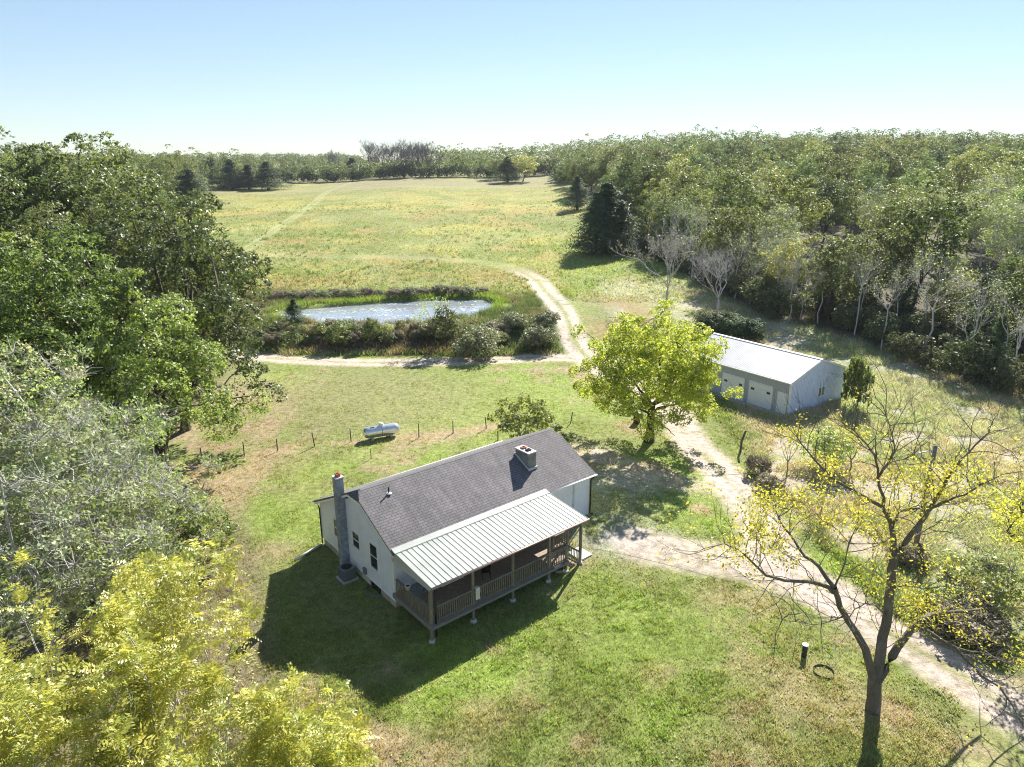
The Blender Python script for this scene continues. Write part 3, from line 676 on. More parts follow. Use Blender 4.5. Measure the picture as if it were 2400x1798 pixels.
mb = MB(); mb.lathe([(.09, 0), (.14, .20), (.16, .20), (.16, .24), (.125, .24), (.11, .12)], n=16).build('pot_body', M['cream'], pot, smooth=True); MB().lathe([(.115, .17), (.11, .19)], n=12).build('soil', simple('soil', (.04, .03, .02), .9), pot)
x, y, _ = hw(2.62, -3.47)
mb = MB(); mb.v = []; 
for k in range(9):
    t = k/8; z = .02-.62*t; w_ = .13+.02*math.sin(k)
    mb.v += [(-w_+.02*math.sin(k*2), -.10-.02*math.sin(k), z), (0, -.13+.02*math.cos(k*1.7), z), (w_, -.10+.015*math.cos(k), z-.02*t)]
for k in range(8):
    for j in (0, 1): a = k*3+j; mb.f.append((a, a+1, a+4, a+3))
mb.v += [(-.12, .07, .02), (0, .07, .025), (.12, .07, .02)]; n0 = 27; mb.f += [(0, n0, n0+1, 1), (1, n0+1, n0+2, 2)]
o = small(mb, 'hanging_towel', M['cream'], 'cream towel draped over the front railing by the second post', 'towel', loc=(x, y, 1.955), rz=HA); m = o.modifiers.new('thickness', 'SOLIDIFY'); m.thickness = .015
# firewood and stones under the steps
for i, (u, v, s) in enumerate(((8.3, -3.0, .13), (8.75, -2.9, .11), (9.0, -3.1, .12), (8.5, -3.25, .10))):
    x, y, _ = hw(u, v); g0 = zh(x, y)
    o = tag(MB().tube([(-.22, 0, s), (0, .03, s*1.05), (.22, .01, s)], [s*.9, s, s*.85], 9).build('firewood_log', M['deck'], smooth=False, loc=(x, y, g0-.01), rz=i*1.1), 'short pale firewood log under the porch steps', 'log', 'firewood logs under the porch steps')

# ------------------------------------------------------------------ the barn
BX, BY, BA = 25.03, 59.57, -.957
BE = thing('garage', 'white metal garage with two roll-up doors and a white ribbed roof', 'garage', (BX, BY, zh(BX, BY)-.05), 0)
cb, sb = math.cos(BA), math.sin(BA)
BE.rotation_euler[2] = math.atan2(-sb, -cb)     # local x = along the door wall (away), local y mirrored below
BLn, BWd, BHt, BRz = 12.3, 8.7, 3.12, 4.62
# local frame: x = u, y = -v (right-handed)
def ribwall(mb, a, b, z0, z1f, n_, off=.018):
    pass
M['barn_wall'] = siding('white_ribbed_wall', (.62, .68, .84), .23, 1, .08)
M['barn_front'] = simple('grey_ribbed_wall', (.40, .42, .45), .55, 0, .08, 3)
mb = MB(); mb.prism([(0, 0, -.5), (0, 0, BHt), (0, -BWd/2, BRz-.03), (0, -BWd, BHt), (0, -BWd, -.5)], (BLn, 0, 0)); mb.build('wall', M['barn_wall'], BE)
mb = MB()
for i in range(38):
    v = -.12-i*.228; h = BHt+(BRz-BHt)*(1-abs(v+BWd/2)/(BWd/2))-.05
    if v > -BWd+.1: mb.box(-.022, -.002, v-.03, v, .02, h)
mb.build('wall_ribs', M['barn_wall'], BE)
mb = MB(); mb.box(0.02, BLn, .002, .02, .0, BHt-.02); 
for i in range(52): mb.box(.1+i*.235, .135+i*.235, .02, .034, .0, BHt-.04)
mb.build('front_cladding', M['barn_front'], BE)
MB().box(-.05, .06, -.05, .06, 0, BHt-.02).build('corner_trim', M['trim_white'], BE)
mb = MB(); ov = .12
for sgn in (0, 1):
    y0 = (ov if sgn == 0 else -BWd-ov); ym = -BWd/2; ze = BHt-.02
    mb.prism([(-.12, y0, ze), (-.12, ym, BRz), (-.12, ym, BRz+.05), (-.12, y0, ze+.05)][::1 if sgn else -1], (BLn+.24, 0, 0))
    for i in range(56):
        u = -.1+i*.2235
        mb.prism([(u, y0, ze+.045), (u, ym, BRz+.045), (u, ym, BRz+.068), (u, y0, ze+.068)], (.04, 0, 0))
br = mb.build('roof', M['barn_metal'], BE)
mb = MB(); mb.prism([(-.14, -BWd/2-.2, BRz+.035), (-.14, -BWd/2, BRz+.10), (-.14, -BWd/2+.2, BRz+.035), (-.14, -BWd/2, BRz+.07)], (BLn+.28, 0, 0)).build('ridge_cap', M['trim_white'], br)
mb = MB(); mb.box(-.12, BLn+.1, ov+.002, ov+.09, BHt-.10, BHt-.0).build('gutter', M['trim_white'], BE)
mb = MB(); 
for s0, s1 in ((.13, -BWd/2), (-BWd-.13, -BWd/2)): mb.prism([(-.15, s0, BHt-.03), (-.15, s1, BRz+.04), (-.15, s1, BRz-.10), (-.15, s0, BHt-.16)], (.028, 0, 0))
mb.build('rake_trim', M['trim_white'], BE)
for u0, u1 in ((1.85, 4.25), (4.95, 7.35)):
    mb = MB()
    for i in range(5): mb.box(u0, u1, .036, .07, .02+i*.44, .02+i*.44+.432)
    d = mb.build('roll_up_door', M['trim_white'], BE)
    for a in (u0+.14, u1-.52): MB().box(a, a+.38, .071, .076, 1.48, 1.70).build('door_window', M['dark'], d)
    MB().box(u0-.1, u0, .036, .08, 0, 2.3).box(u1, u1+.1, .036, .08, 0, 2.3).box(u0-.1, u1+.1, .036, .08, 2.23, 2.33).build('door_frame', M['white'], d)
mb = MB(); mb.box(.28, 1.16, .036, .06, .04, 1.98); d = mb.build('side_door', M['trim_white'], BE)
MB().box(.2, .28, .036, .075, .04, 2.06).box(1.16, 1.24, .036, .075, .04, 2.06).box(.28, 1.16, .036, .075, 1.98, 2.06).build('door_frame', M['white'], d)
MB().tube([(.36, .06, 1.0), (.36, .11, 1.0)], .03, 8).build('handle', M['black'], d)
# gable window
mb = MB(); v0, v1, z0, z1 = -5.45, -4.5, .98, 1.82
mb.box(-.05, -.002, v0-.07, v0, z0-.07, z1+.07).box(-.05, -.002, v1, v1+.07, z0-.07, z1+.07).box(-.05, -.002, v0, v1, z1, z1+.07).box(-.05, -.002, v0, v1, z0-.07, z0).box(-.045, -.003, (v0+v1)/2-.03, (v0+v1)/2+.03, z0, z1)
w = mb.build('window', M['trim_white'], BE); MB().box(-.02, -.001, v0, v1, z0, z1).build('pane', M['dark'], w)
MB().box(0, BLn, .02, .9, -.4, .06).build('apron_slab', simple('apron_concrete', (.36, .33, .31), .9, 0, .2), BE)
mb = MB(); mb.tube([(.08, .1, BHt-.05), (.06, .09, 2.5), (.06, .09, .1)], .04, 8).build('downspout', M['trim_white'], BE, smooth=True)

# ------------------------------------------------------------------ propane tank
a = np.array([-12.33, 53.61]); b = np.array([-9.45, 54.96]); c = (a+b)/2; g0 = zh(*c); ang = math.atan2(*(b-a)[::-1])
tk = thing('propane_tank', 'long silver propane tank lying on the lawn behind the fence posts', 'tank', (c[0], c[1], g0), ang)
R_, Hl = .485, 1.10; prof = [(-Hl-R_*math.sin(t)*.98, R_*math.cos(t)) for t in np.linspace(math.pi/2-.02, 0, 9)]+[(Hl+R_*math.sin(t)*.98, R_*math.cos(t)) for t in np.linspace(0, math.pi/2-.02, 9)]
MB().tube([(x, 0, .64) for x, r in prof], [r for x, r in prof], 28).build('tank_body', M['silver'], tk, smooth=True)
mb = MB()
for x in (-.02,): mb.tube([(x-.02, 0, .64), (x+.02, 0, .64)], R_+.006, 28)
mb.build('weld_band', M['ac'], tk, smooth=False)
MB().lathe([(.20, 1.06), (.20, 1.26), (.17, 1.32), (.05, 1.35)], n=18).build('valve_dome', M['trim_white'], tk, smooth=True)
for x in (-.8, .8): MB().box(x-.1, x+.1, -.3, .3, -.1, .22).build('foot', M['concrete'], tk)
MB().box(-.95, -.6, -.18, .02, 1.122, 1.128).build('label_plate', M['ac'], tk)

# ------------------------------------------------------------------ fence posts
FP = [((474, 1083), 'second fence post from the west end, next to the dark oak shade'), ((573, 1070), 'fence post with a long shadow, third from the dark oak'), ((651, 1058), 'thin straight fence post, fourth from the dark oak'), ((738, 1048), 'fence post that leans, two posts before the silver tank'),
      ((823, 1036), 'fence post just before the left end of the silver tank'), ((907, 1028), 'fence post standing in front of the silver tank'), ((982, 1027), 'first fence post past the right end of the tank'), ((1062, 1016), 'second fence post past the right end of the tank'),
      ((1140, 1005), 'leaning fence post just before the small bushy tree'), ((1167, 1032), 'fence post between the house roof and the small bushy tree'), ((1337, 993), 'slanting fence post between the bushy tree and the yellow-green tree'), ((398, 1078), 'westernmost fence post, half hidden under the dark oak')]
for i, (p, lb) in enumerate(FP):
    q = gp(*p); lean = [(.0, .0), (.02, 0), (0, 0), (-.13, 0), (-.02, 0), (.0, 0), (.02, 0), (0, .03), (-.10, .0), (0, 0), (.16, 0), (.0, .0)][i]; hgt = 1.15+.12*math.sin(i*2.3)
    mb = MB(); mb.tube([(0, 0, -.15), (lean[0]*.5, lean[1]*.5, hgt*.5), (lean[0], lean[1], hgt)], [.048, .045, .042], 7)
    small(mb, 'fence_post', M['post'], lb, 'fence post', 'wooden posts of the yard fence', loc=tuple(q))
    mb = None
for p, lb in (((870, 1076), 'short stake in the lawn below the silver tank'), ((1032, 1087), 'short stake just above the house ridge')):
    q = gp(*p); small(MB().tube([(0, 0, -.1), (0, 0, .8)], .03, 6).box(-.04, .04, -.04, .04, .0, .03), 'lawn_stake', M['post'], lb, 'stake', loc=tuple(q))
# leaning post by the drive
q = gp(1735, 1060); small(MB().tube([(0, 0, -.3), (.02, 0, .9), (.30, .1, 1.75)], [.10, .095, .085], 8), 'leaning_post', M['post'], 'old bent wooden post leaning beside the garage drive', 'post', loc=tuple(q))
# rusty barrel behind the yellow-green tree
q = gp(1492, 992)
bl = thing('burn_barrel', 'rust-red burn barrel standing behind the yellow-green tree', 'barrel', tuple(q))
MB().lathe([(.29, 0), (.30, .02), (.29, .05), (.29, .32), (.305, .34), (.29, .36), (.29, .62), (.305, .64), (.29, .66), (.29, .90)], n=20).build('barrel_body', M['rust'], bl, smooth=False)
MB().lathe([(.31, .90), (.32, .93), (.30, .95), (.1, .97)], n=20).build('lid', simple('grey_lid', (.25, .24, .23), .6, .4), bl)
# well post with white cap, hoop on the ground, stake
q = gp(1884, 1538)
wp = thing('capped_post', 'stout dark post with a round white cap in the lawn beside the big bare tree', 'post', tuple(q))
MB().lathe([(.12, -.1), (.12, .30), (.115, .62)], n=14).build('post_body', M['bark_dark'], wp, smooth=True); MB().lathe([(.15, .62), (.15, .65), (.14, .66)], n=16).build('cap', M['trim_white'], wp)
q = gp(1864, 1513); small(MB().tube([(0, 0, -.1), (-.04, 0, 1.0)], .018, 6), 'marker_stake', simple('pale_stake', (.5, .48, .45), .7), 'thin pale stake standing just left of the white-capped post', 'stake', loc=tuple(q))
q = gp(1930, 1576); mb = MB(); n = 26
pts = [(.45*math.cos(t), .45*math.sin(t)) for t in np.linspace(0, 2*math.pi, n+1)]
for (x0, y0), (x1, y1) in zip(pts[:-1], pts[1:]): mb.prism([(x0, y0, -.05), (x1, y1, -.05), (x1, y1, .08), (x0, y0, .08)], (-x0*.04, -y0*.04, 0))
small(mb, 'fire_ring', M['bark_dark'], 'dark steel fire ring sunk in the grass near the big bare tree', 'fire ring', loc=tuple(q))
# utility pole and its wire
q = gp(2144, 1290); pole = thing('utility_pole', 'weathered grey utility pole beyond the drive, behind the big bare tree', 'utility pole', tuple(q))
ph = 6.7; MB().tube([(0, 0, -.5), (0, 0, ph)], [.15, .11], 12).build('pole_shaft', M['bark_grey'], pole, smooth=True)
MB().tube([(-.1, 0, ph-.4), (-.45, 0, ph-.35), (-.75, .05, ph-.45)], .03, 6).build('lamp_arm', M['silver'], pole); MB().lathe([(.12, 0), (.10, .12), (.04, .18)], (-.78, .05, ph-.6), 12).build('lamp', M['silver'], pole)
w0 = np.array(hw(L_+.1, .2, 3.25)); w1 = np.array([q[0], q[1], q[2]+ph-.3]); pts = [w0+(w1-w0)*t+np.array([0, 0, -1.1*4*t*(1-t)*.6]) for t in np.linspace(0, 1, 20)]
small(MB().tube(pts, .014, 4), 'overhead_wire', simple('grey_wire', (.35, .35, .35), .6), 'thin overhead wire running from the house corner to the utility pole', 'wire')

# ------------------------------------------------------------------ trees: tools
def leaves(cent, size, rs, aspect=.55, outward=None, bias=0.5, up=0.25, rv=None):
    """one rhombic leaf per centre; returns V, F, rnd"""
    n = len(cent); nrm = rs.normal(size=(n, 3)); nrm[:, 2] = np.abs(nrm[:, 2])*.8+up
    if outward is not None: nrm = nrm/np.linalg.norm(nrm, axis=1, keepdims=True)*(1-bias)+outward*bias
    nrm /= np.linalg.norm(nrm, axis=1, keepdims=True)+1e-9
    a = rs.normal(size=(n, 3)); a -= nrm*(a*nrm).sum(1, keepdims=True); a /= np.linalg.norm(a, axis=1, keepdims=True)+1e-9
    b = np.cross(nrm, a); s = (size*(.6+.8*rs.random(n)))[:, None]*.5
    V = np.stack([cent-a*s, cent+b*s*aspect-nrm*s*.15, cent+a*s, cent-b*s*aspect-nrm*s*.15], 1).reshape(-1, 3)
    return V, np.arange(4*n).reshape(-1, 4), (rs.random(n) if rv is None else np.clip(rv+rs.normal(size=n)*.18, 0, 1))
class Tubes:
    """many tapering branches in one mesh, quads only"""
    def __init__(s): s.V = []; s.F = []; s.n = 0
    def add(s, pts, r0, r1, k=5, flare=0):
        P = np.asarray(pts, float); m = len(P); d = np.gradient(P, axis=0); d /= np.linalg.norm(d, axis=1, keepdims=True)+1e-9
        ref = np.where(np.abs(d[:, 2:3]) < .9, [[0, 0, 1.]], [[1., 0, 0]]); u = np.cross(d, ref); u /= np.linalg.norm(u, axis=1, keepdims=True); w = np.cross(d, u)
        t = np.linspace(0, 1, m); r = r0+(r1-r0)*t**.8
        if flare: r = r*(1+flare*np.exp(-t*m*1.2))
        an = np.arange(k)*2*math.pi/k
        ring = P[:, None]+r[:, None, None]*(np.cos(an)[None, :, None]*u[:, None]+np.sin(an)[None, :, None]*w[:, None])
        s.V.append(ring.reshape(-1, 3)); i = np.arange(m-1)[:, None]*k+np.arange(k)[None]; j = np.arange(m-1)[:, None]*k+(np.arange(k)[None]+1) % k
        s.F.append((np.stack([i, j, j+k, i+k], -1).reshape(-1, 4))+s.n); s.n += m*k
    def mesh(s, name, mat): return npmesh(name, np.concatenate(s.V), np.concatenate(s.F), mat, smooth=True)
def wob(a, b, rs, n=5, amp=.08, sag=0):
    a = np.asarray(a, float); b = np.asarray(b, float); L = np.linalg.norm(b-a); t = np.linspace(0, 1, n)[:, None]
    p = a+(b-a)*t; p[1:-1] += rs.normal(size=(n-2, 3))*L*amp; p[:, 2] += (sag*L*4*t*(1-t))[:, 0]; return p
def grow(T, rs, start, d, ln, r, depth, ratio=.68, spread=.6, kids=3, upp=.12, tips=None, nodes=None, minr=.012, k=5, wander=.18):
    """recursive limbs; ends collect in tips as (pos, dir)"""
    d = np.asarray(d, float); d /= np.linalg.norm(d); p = np.asarray(start, float); pts = [p]; n = 4 if depth > 1 else 3
    for i in range(n):
        d = d+rs.normal(size=3)*wander; d[2] += upp*.4; d /= np.linalg.norm(d); p = p+d*ln/n; pts.append(p)
    r1 = max(r*.62, minr*.6); T.add(pts, max(r, minr), r1, k if depth > 1 else 3)
    if nodes is not None: nodes += pts[1:]
    if depth == 0:
        tips.append((p, d)); return
    for j in range(kids):
        f = 1 if j == 0 else rs.uniform(.45, 1); q = pts[0]+(pts[-1]-pts[0])*f if f < 1 else pts[-1]
        if f < 1: idx = f*n; i0 = int(idx); q = pts[i0]+(pts[min(i0+1, n)]-pts[i0])*(idx-i0)
        a = rs.normal(size=3); a -= d*(a@d); a /= np.linalg.norm(a)+1e-9; sp = spread*(.35 if j == 0 else rs.uniform(.7, 1.3))
        nd = d*math.cos(sp)+a*math.sin(sp); nd[2] += upp
        grow(T, rs, q, nd, ln*ratio*rs.uniform(.8, 1.2), r1 if j == 0 else r1*.75, depth-1, ratio, spread, kids, upp, tips, nodes, minr, max(3, k-1), wander)
    tips.append((pts[-1]*.5+pts[-2]*.5, d))
def connect(T, rs, skel, targets, r_twig=.02, r_base=.06, keep=None):
    """thin branches from the nearest limb point to every foliage clump, inner ones first"""
    nodes = np.array(skel); root = nodes[0]
    order = np.argsort(np.linalg.norm(targets-root, axis=1))
    for i in order:
        t = targets[i]; q = nodes+np.array([0, 0, .0]); dd = np.linalg.norm(q-t, axis=1)+.35*np.clip(nodes[:, 2]-t[2], 0, None); a = nodes[np.argmin(dd)]
        if np.linalg.norm(t-a) < .15: continue
        p = wob(a, t, rs, 5, .07, .06); T.add(p, r_base*min(1, .35+np.linalg.norm(t-a)/4), r_twig, 4)
        nodes = np.concatenate([nodes, p[2:]])
def lobes_dome(rs, n, rad, zc, zr, low=-.35, inner=.25):
    """clump centres over a rounded crown: rad horizontal, zr vertical, centre height zc"""
    g = (1+5**.5)/2; i = np.arange(n)+.5; z = 1-(1-low)*i/n; th = 2*math.pi*i/g; h = np.sqrt(1-z*z)
    d = np.stack([h*np.cos(th), h*np.sin(th), z], 1)+rs.normal(size=(n, 3))*.10
    k = rs.uniform(.72, 1.02, n); k[rs.random(n) < inner] *= .62
    wav = 1+.16*np.sin(3*th+rs.random()*6)*h+.08*np.sin(7*th+1)
    c = d*k[:, None]*wav[:, None]*np.array([rad, rad, zr]); c[:, 2] += zc; return c, d/np.linalg.norm(d, axis=1, keepdims=True)
def puffs(rs, cent, outd, lr, per, size, aspect=.55, flat=.8, fill=.35, bias=.35, clump=True):
    n = len(cent); per = int(per); k = n*per
    ci = np.repeat(np.arange(n), per); d = rs.normal(size=(k, 3)); d = d/np.linalg.norm(d, axis=1, keepdims=True)+outd[ci]*.55+np.array([0, 0, .25]); d /= np.linalg.norm(d, axis=1, keepdims=True)
    rr = lr*(.75+.5*rs.random(n))[ci]; q = rs.random(k); u = np.where(q < fill, rs.random(k)**.5, .82+.26*rs.random(k))
    if clump:   # break the shell of a clump into smaller sprays
        m = 11; sd = rs.normal(size=(n, m, 3)); sd /= np.linalg.norm(sd, axis=2, keepdims=True); pk = rs.integers(0, m, k); pick = sd[ci, pk]
        d = d*.30+pick*.70+outd[ci]*.12; d /= np.linalg.norm(d, axis=1, keepdims=True)
    p = cent[ci]+d*(rr*u)[:, None]*np.array([1, 1, flat])
    base = rs.random(n)[ci]
    if clump: base = base*.5+.5*rs.random((n, 11))[ci, pk]
    return leaves(p, size, rs, aspect, d, bias, rv=base*.6+.2)
def broadleaf(seed, h, rad, cb, nl, per, size, lr, leaf, bark, tr=.28, low=-.35, nlimb=6, flat=.8, twigs=True, zc=None, fill=.35, name='x', extra_twigs=0):
    """returns (trunk mesh, crown mesh); cb = height where the crown begins"""
    rs = np.random.default_rng(seed); T = Tubes(); zc = zc or (cb+(h-cb)*.42); zr = h-zc-lr*.6
    cent, outd = lobes_dome(rs, nl, rad-lr*.7, zc, zr, low)
    fork = cb*.75+.3; tp = wob((0, 0, -.4), (rs.normal()*.3, rs.normal()*.3, fork), rs, 5, .03); T.add(tp, tr, tr*.72, 8, .35)
    sk = [tp[-1]]
    for i in range(nlimb):
        a = 2*math.pi*(i+rs.random()*.6)/nlimb; e = rs.uniform(.35, .62); top = np.array([math.cos(a)*rad*e, math.sin(a)*rad*e, zc+rs.uniform(.0, .55)*(h-zc)])
        if i == 0: top = np.array([rs.normal()*.5, rs.normal()*.5, h-lr*1.2])
        p = wob(tp[-1], top, rs, 7, .045, .06); T.add(p, tr*.55, tr*.13, 6); sk += list(p[1:])
    connect(T, rs, sk, cent, .012+.03*tr, tr*.22)
    V, F, r = puffs(rs, cent, outd, lr, per, size, flat=flat, fill=fill)
    if extra_twigs:
        ce = cent[rs.integers(0, nl, extra_twigs)]; dd = rs.normal(size=(extra_twigs, 3)); dd[:, 2] = np.abs(dd[:, 2]); dd /= np.linalg.norm(dd, axis=1, keepdims=True)
        for c0, d0 in zip(ce, dd): T.add(wob(c0, c0+d0*lr*rs.uniform(.8, 1.35), rs, 3, .08), .016, .006, 3)
    return T.mesh(name+'_trunk', bark), npmesh(name+'_crown', V, F, leaf, attr=r)
def cedar(seed, h, rad, n, size, leaf, bark, name='cedar', pw=.85, low=.04):
    rs = np.random.default_rng(seed); T = Tubes(); T.add(wob((0, 0, -.3), (0, 0, h*.95), rs, 5, .01), h*.02+.05, .02, 6)
    nb = int(h*22); t = rs.random(nb)**1.25; z = h*(low+(1-low)*t); a = rs.random(nb)*2*math.pi; L = rad*((1-t)**pw)*(.72+.45*rs.random(nb))*(1+.18*np.sin(3*a+seed))+.12
    per = n//nb; ci = np.repeat(np.arange(nb), per); k = len(ci); s = rs.random(k)**.6; droop = .10
    ax = np.stack([np.cos(a), np.sin(a), np.full(nb, .28)], 1)
    p = ax[ci]*(L[ci]*s)[:, None]; p[:, 2] += z[ci]-droop*(L[ci]*s)**2*.3; w = (.10+.14*L[ci]*(1-s*.6)); p += rs.normal(size=(k, 3))*w[:, None]*[1, 1, .7]
    V, F, r = leaves(p, size, rs, .4, ax[ci]/np.linalg.norm(ax[ci], axis=1, keepdims=True), .4, .2)
    r = np.clip(r*.5+.5*np.repeat(rs.random(nb), per), 0, 1)
    for i in range(0, nb, 5): T.add([(0, 0, z[i]), tuple(ax[i]*L[i]*.8+[0, 0, z[i]])], .03, .01, 3)
    return T.mesh(name+'_trunk', bark), npmesh(name+'_crown', V, F, leaf, attr=r)
def baretree(seed, h, bark, leaf=None, leafn=0, size=.25, spread=.58, depth=5, name='bare', r=None, kids=3, fork=.25, upp=.16, nl=5, ratio=.70, mr=None):
    rs = np.random.default_rng(seed); T = Tubes(); tips = []; r = r or h*.0115
    tp = wob((0, 0, -.3), (0, 0, h*fork), rs, 4, .03); T.add(tp, r, r*.8, 8, .3)
    T2 = T
    for i in range(nl):
        a = 2*math.pi*(i+rs.random()*.5)/nl; sp = .25 if i == 0 else rs.uniform(.35, .75)
        grow(T2, rs, tp[-1], (math.sin(sp)*math.cos(a), math.sin(sp)*math.sin(a), math.cos(sp)), h*.25*(1.15 if i == 0 else 1), r*.55, depth-1, ratio, spread, kids, upp, tips, None, mr or .008+h*.0004)
    me = T.mesh(name+'_trunk', bark)
    if not leafn: return me, None
    tp_ = np.array([t[0] for t in tips]); ci = rs.integers(0, len(tp_), leafn); p = tp_[ci]+rs.normal(size=(leafn, 3))*h*.028
    V, F, rr = leaves(p, size, rs, .6, None, 0, .3, rv=rs.random(len(tp_))[ci]*.7+.15); return me, npmesh(name+'_crown', V, F, leaf, attr=rr)
def tree(name, pair, label, cat, x, y, rz=0, sc=1.0, group=None, z=None, tname='trunk', cname='crown', sz=None):
    t = thing(name, label, cat, (x, y, zh(x, y) if z is None else z), rz, group); t.scale = (sc, sc, sz or sc)
    if pair[0]: ob(tname, pair[0], t)
    if pair[1]: ob(cname, pair[1], t)
    return t
def copytree(src, x, y, rz, sc, label=None, sz=None):
    r = src.copy(); COL.objects.link(r); r.location = (x, y, zh(x, y)); r.rotation_euler[2] = rz; r.scale = (sc, sc, sz or sc)
    if label: r['label'] = label
    for ch in src.children:
        c = ch.copy(); COL.objects.link(c); c.parent = r
    return r
def onto(px, py, Y):
    """ground x, y below the sight line of a pixel at world depth Y"""
    p = py_(px, py, Y); return p[0], p[1]

# ------------------------------------------------------------------ the yellow-green tree in the yard
def yard_tree():
    rs = np.random.default_rng(21); T = Tubes(); X0, Y0 = gp(1521, 1036)[:2]; g0 = zh(X0, Y0); O0 = np.array([X0, Y0, g0])
    def W(cx_, cy_, dY=0): return py_(1440+cx_*.1576, 900+cy_*.1576, Y0+dY)-O0
    f1 = W(560, 320); tp = np.array([(0, 0, -.4), (0.02, 0, .6), W(530, 700), W(545, 450), f1]); tp[1][:2] = tp[2][:2]*.3
    T.add(tp, .40, .27, 10, .35); sk = [f1]
    for pts, r in (([f1, W(640, 230, .5), W(665, 60, .8), W(690, -200, 1.0), W(700, -600, .6)], .20), ([f1, W(470, 200, -.4), W(380, 100, -.8), W(250, -80, -1.2), W(60, -300, -1.5)], .16),
                   ([W(545, 450), W(440, 400, -.6), W(350, 345, -1.4), W(250, 390, -2.2), W(80, 470, -3)], .12), ([W(550, 430), W(700, 350, .3), W(870, 320, .8), W(1000, 260, 1.4), W(1250, 240, 2.0)], .15),
                   ([W(545, 540), W(690, 560, -1.2), W(760, 650, -2.2), W(900, 770, -3.2)], .10), ([f1, W(730, 180, -1.2), W(820, 100, -2.5), W(880, -60, -3.4)], .13), ([f1, W(760, 190, 1.4), W(880, 40, 2.8), W(1000, -150, 3.8)], .13),
                   ([f1, W(500, 200, 1.3), W(420, 20, 3.0), W(300, -120, 4.2)], .13), ([W(550, 430), W(470, 250, 1.2), W(300, 150, 3), W(120, 60, 4.5)], .11)):
        p = np.array(pts); q = np.concatenate([wob(p[i], p[i+1], rs, 4, .05)[:-1] for i in range(len(p)-1)]+[p[-1:]]); T.add(q, r, r*.25, 7); sk += list(q[1:])
    cent, outd = lobes_dome(rs, 180, 5.35, 5.9, 4.6, -.72, .30); cent += W(560, 320)*[1, 1, 0]
    k = (cent[:, 2] > 1.7+2.2*np.exp(-((cent[:, :2]**2).sum(1)/9))); cent, outd = cent[k], outd[k]
    connect(T, rs, sk, cent, .012, .05)
    V, F, r = puffs(rs, cent, outd, .88, 310, .19, .5, .8, .5, .25)
    for c0 in cent[rs.integers(0, len(cent), 260)]: d0 = rs.normal(size=3); T.add(wob(c0, c0+d0/np.linalg.norm(d0)*1.1, rs, 3, .1), .014, .006, 3)
    t = thing('walnut_tree', 'round yellow-green tree with dark trunk standing in the yard between house and garage', 'tree', tuple(O0))
    ob('trunk', T.mesh('walnut_trunk', M['bark_dark']), t); ob('crown', npmesh('walnut_crown', V, F, M['lime'], attr=r), t)
yard_tree()

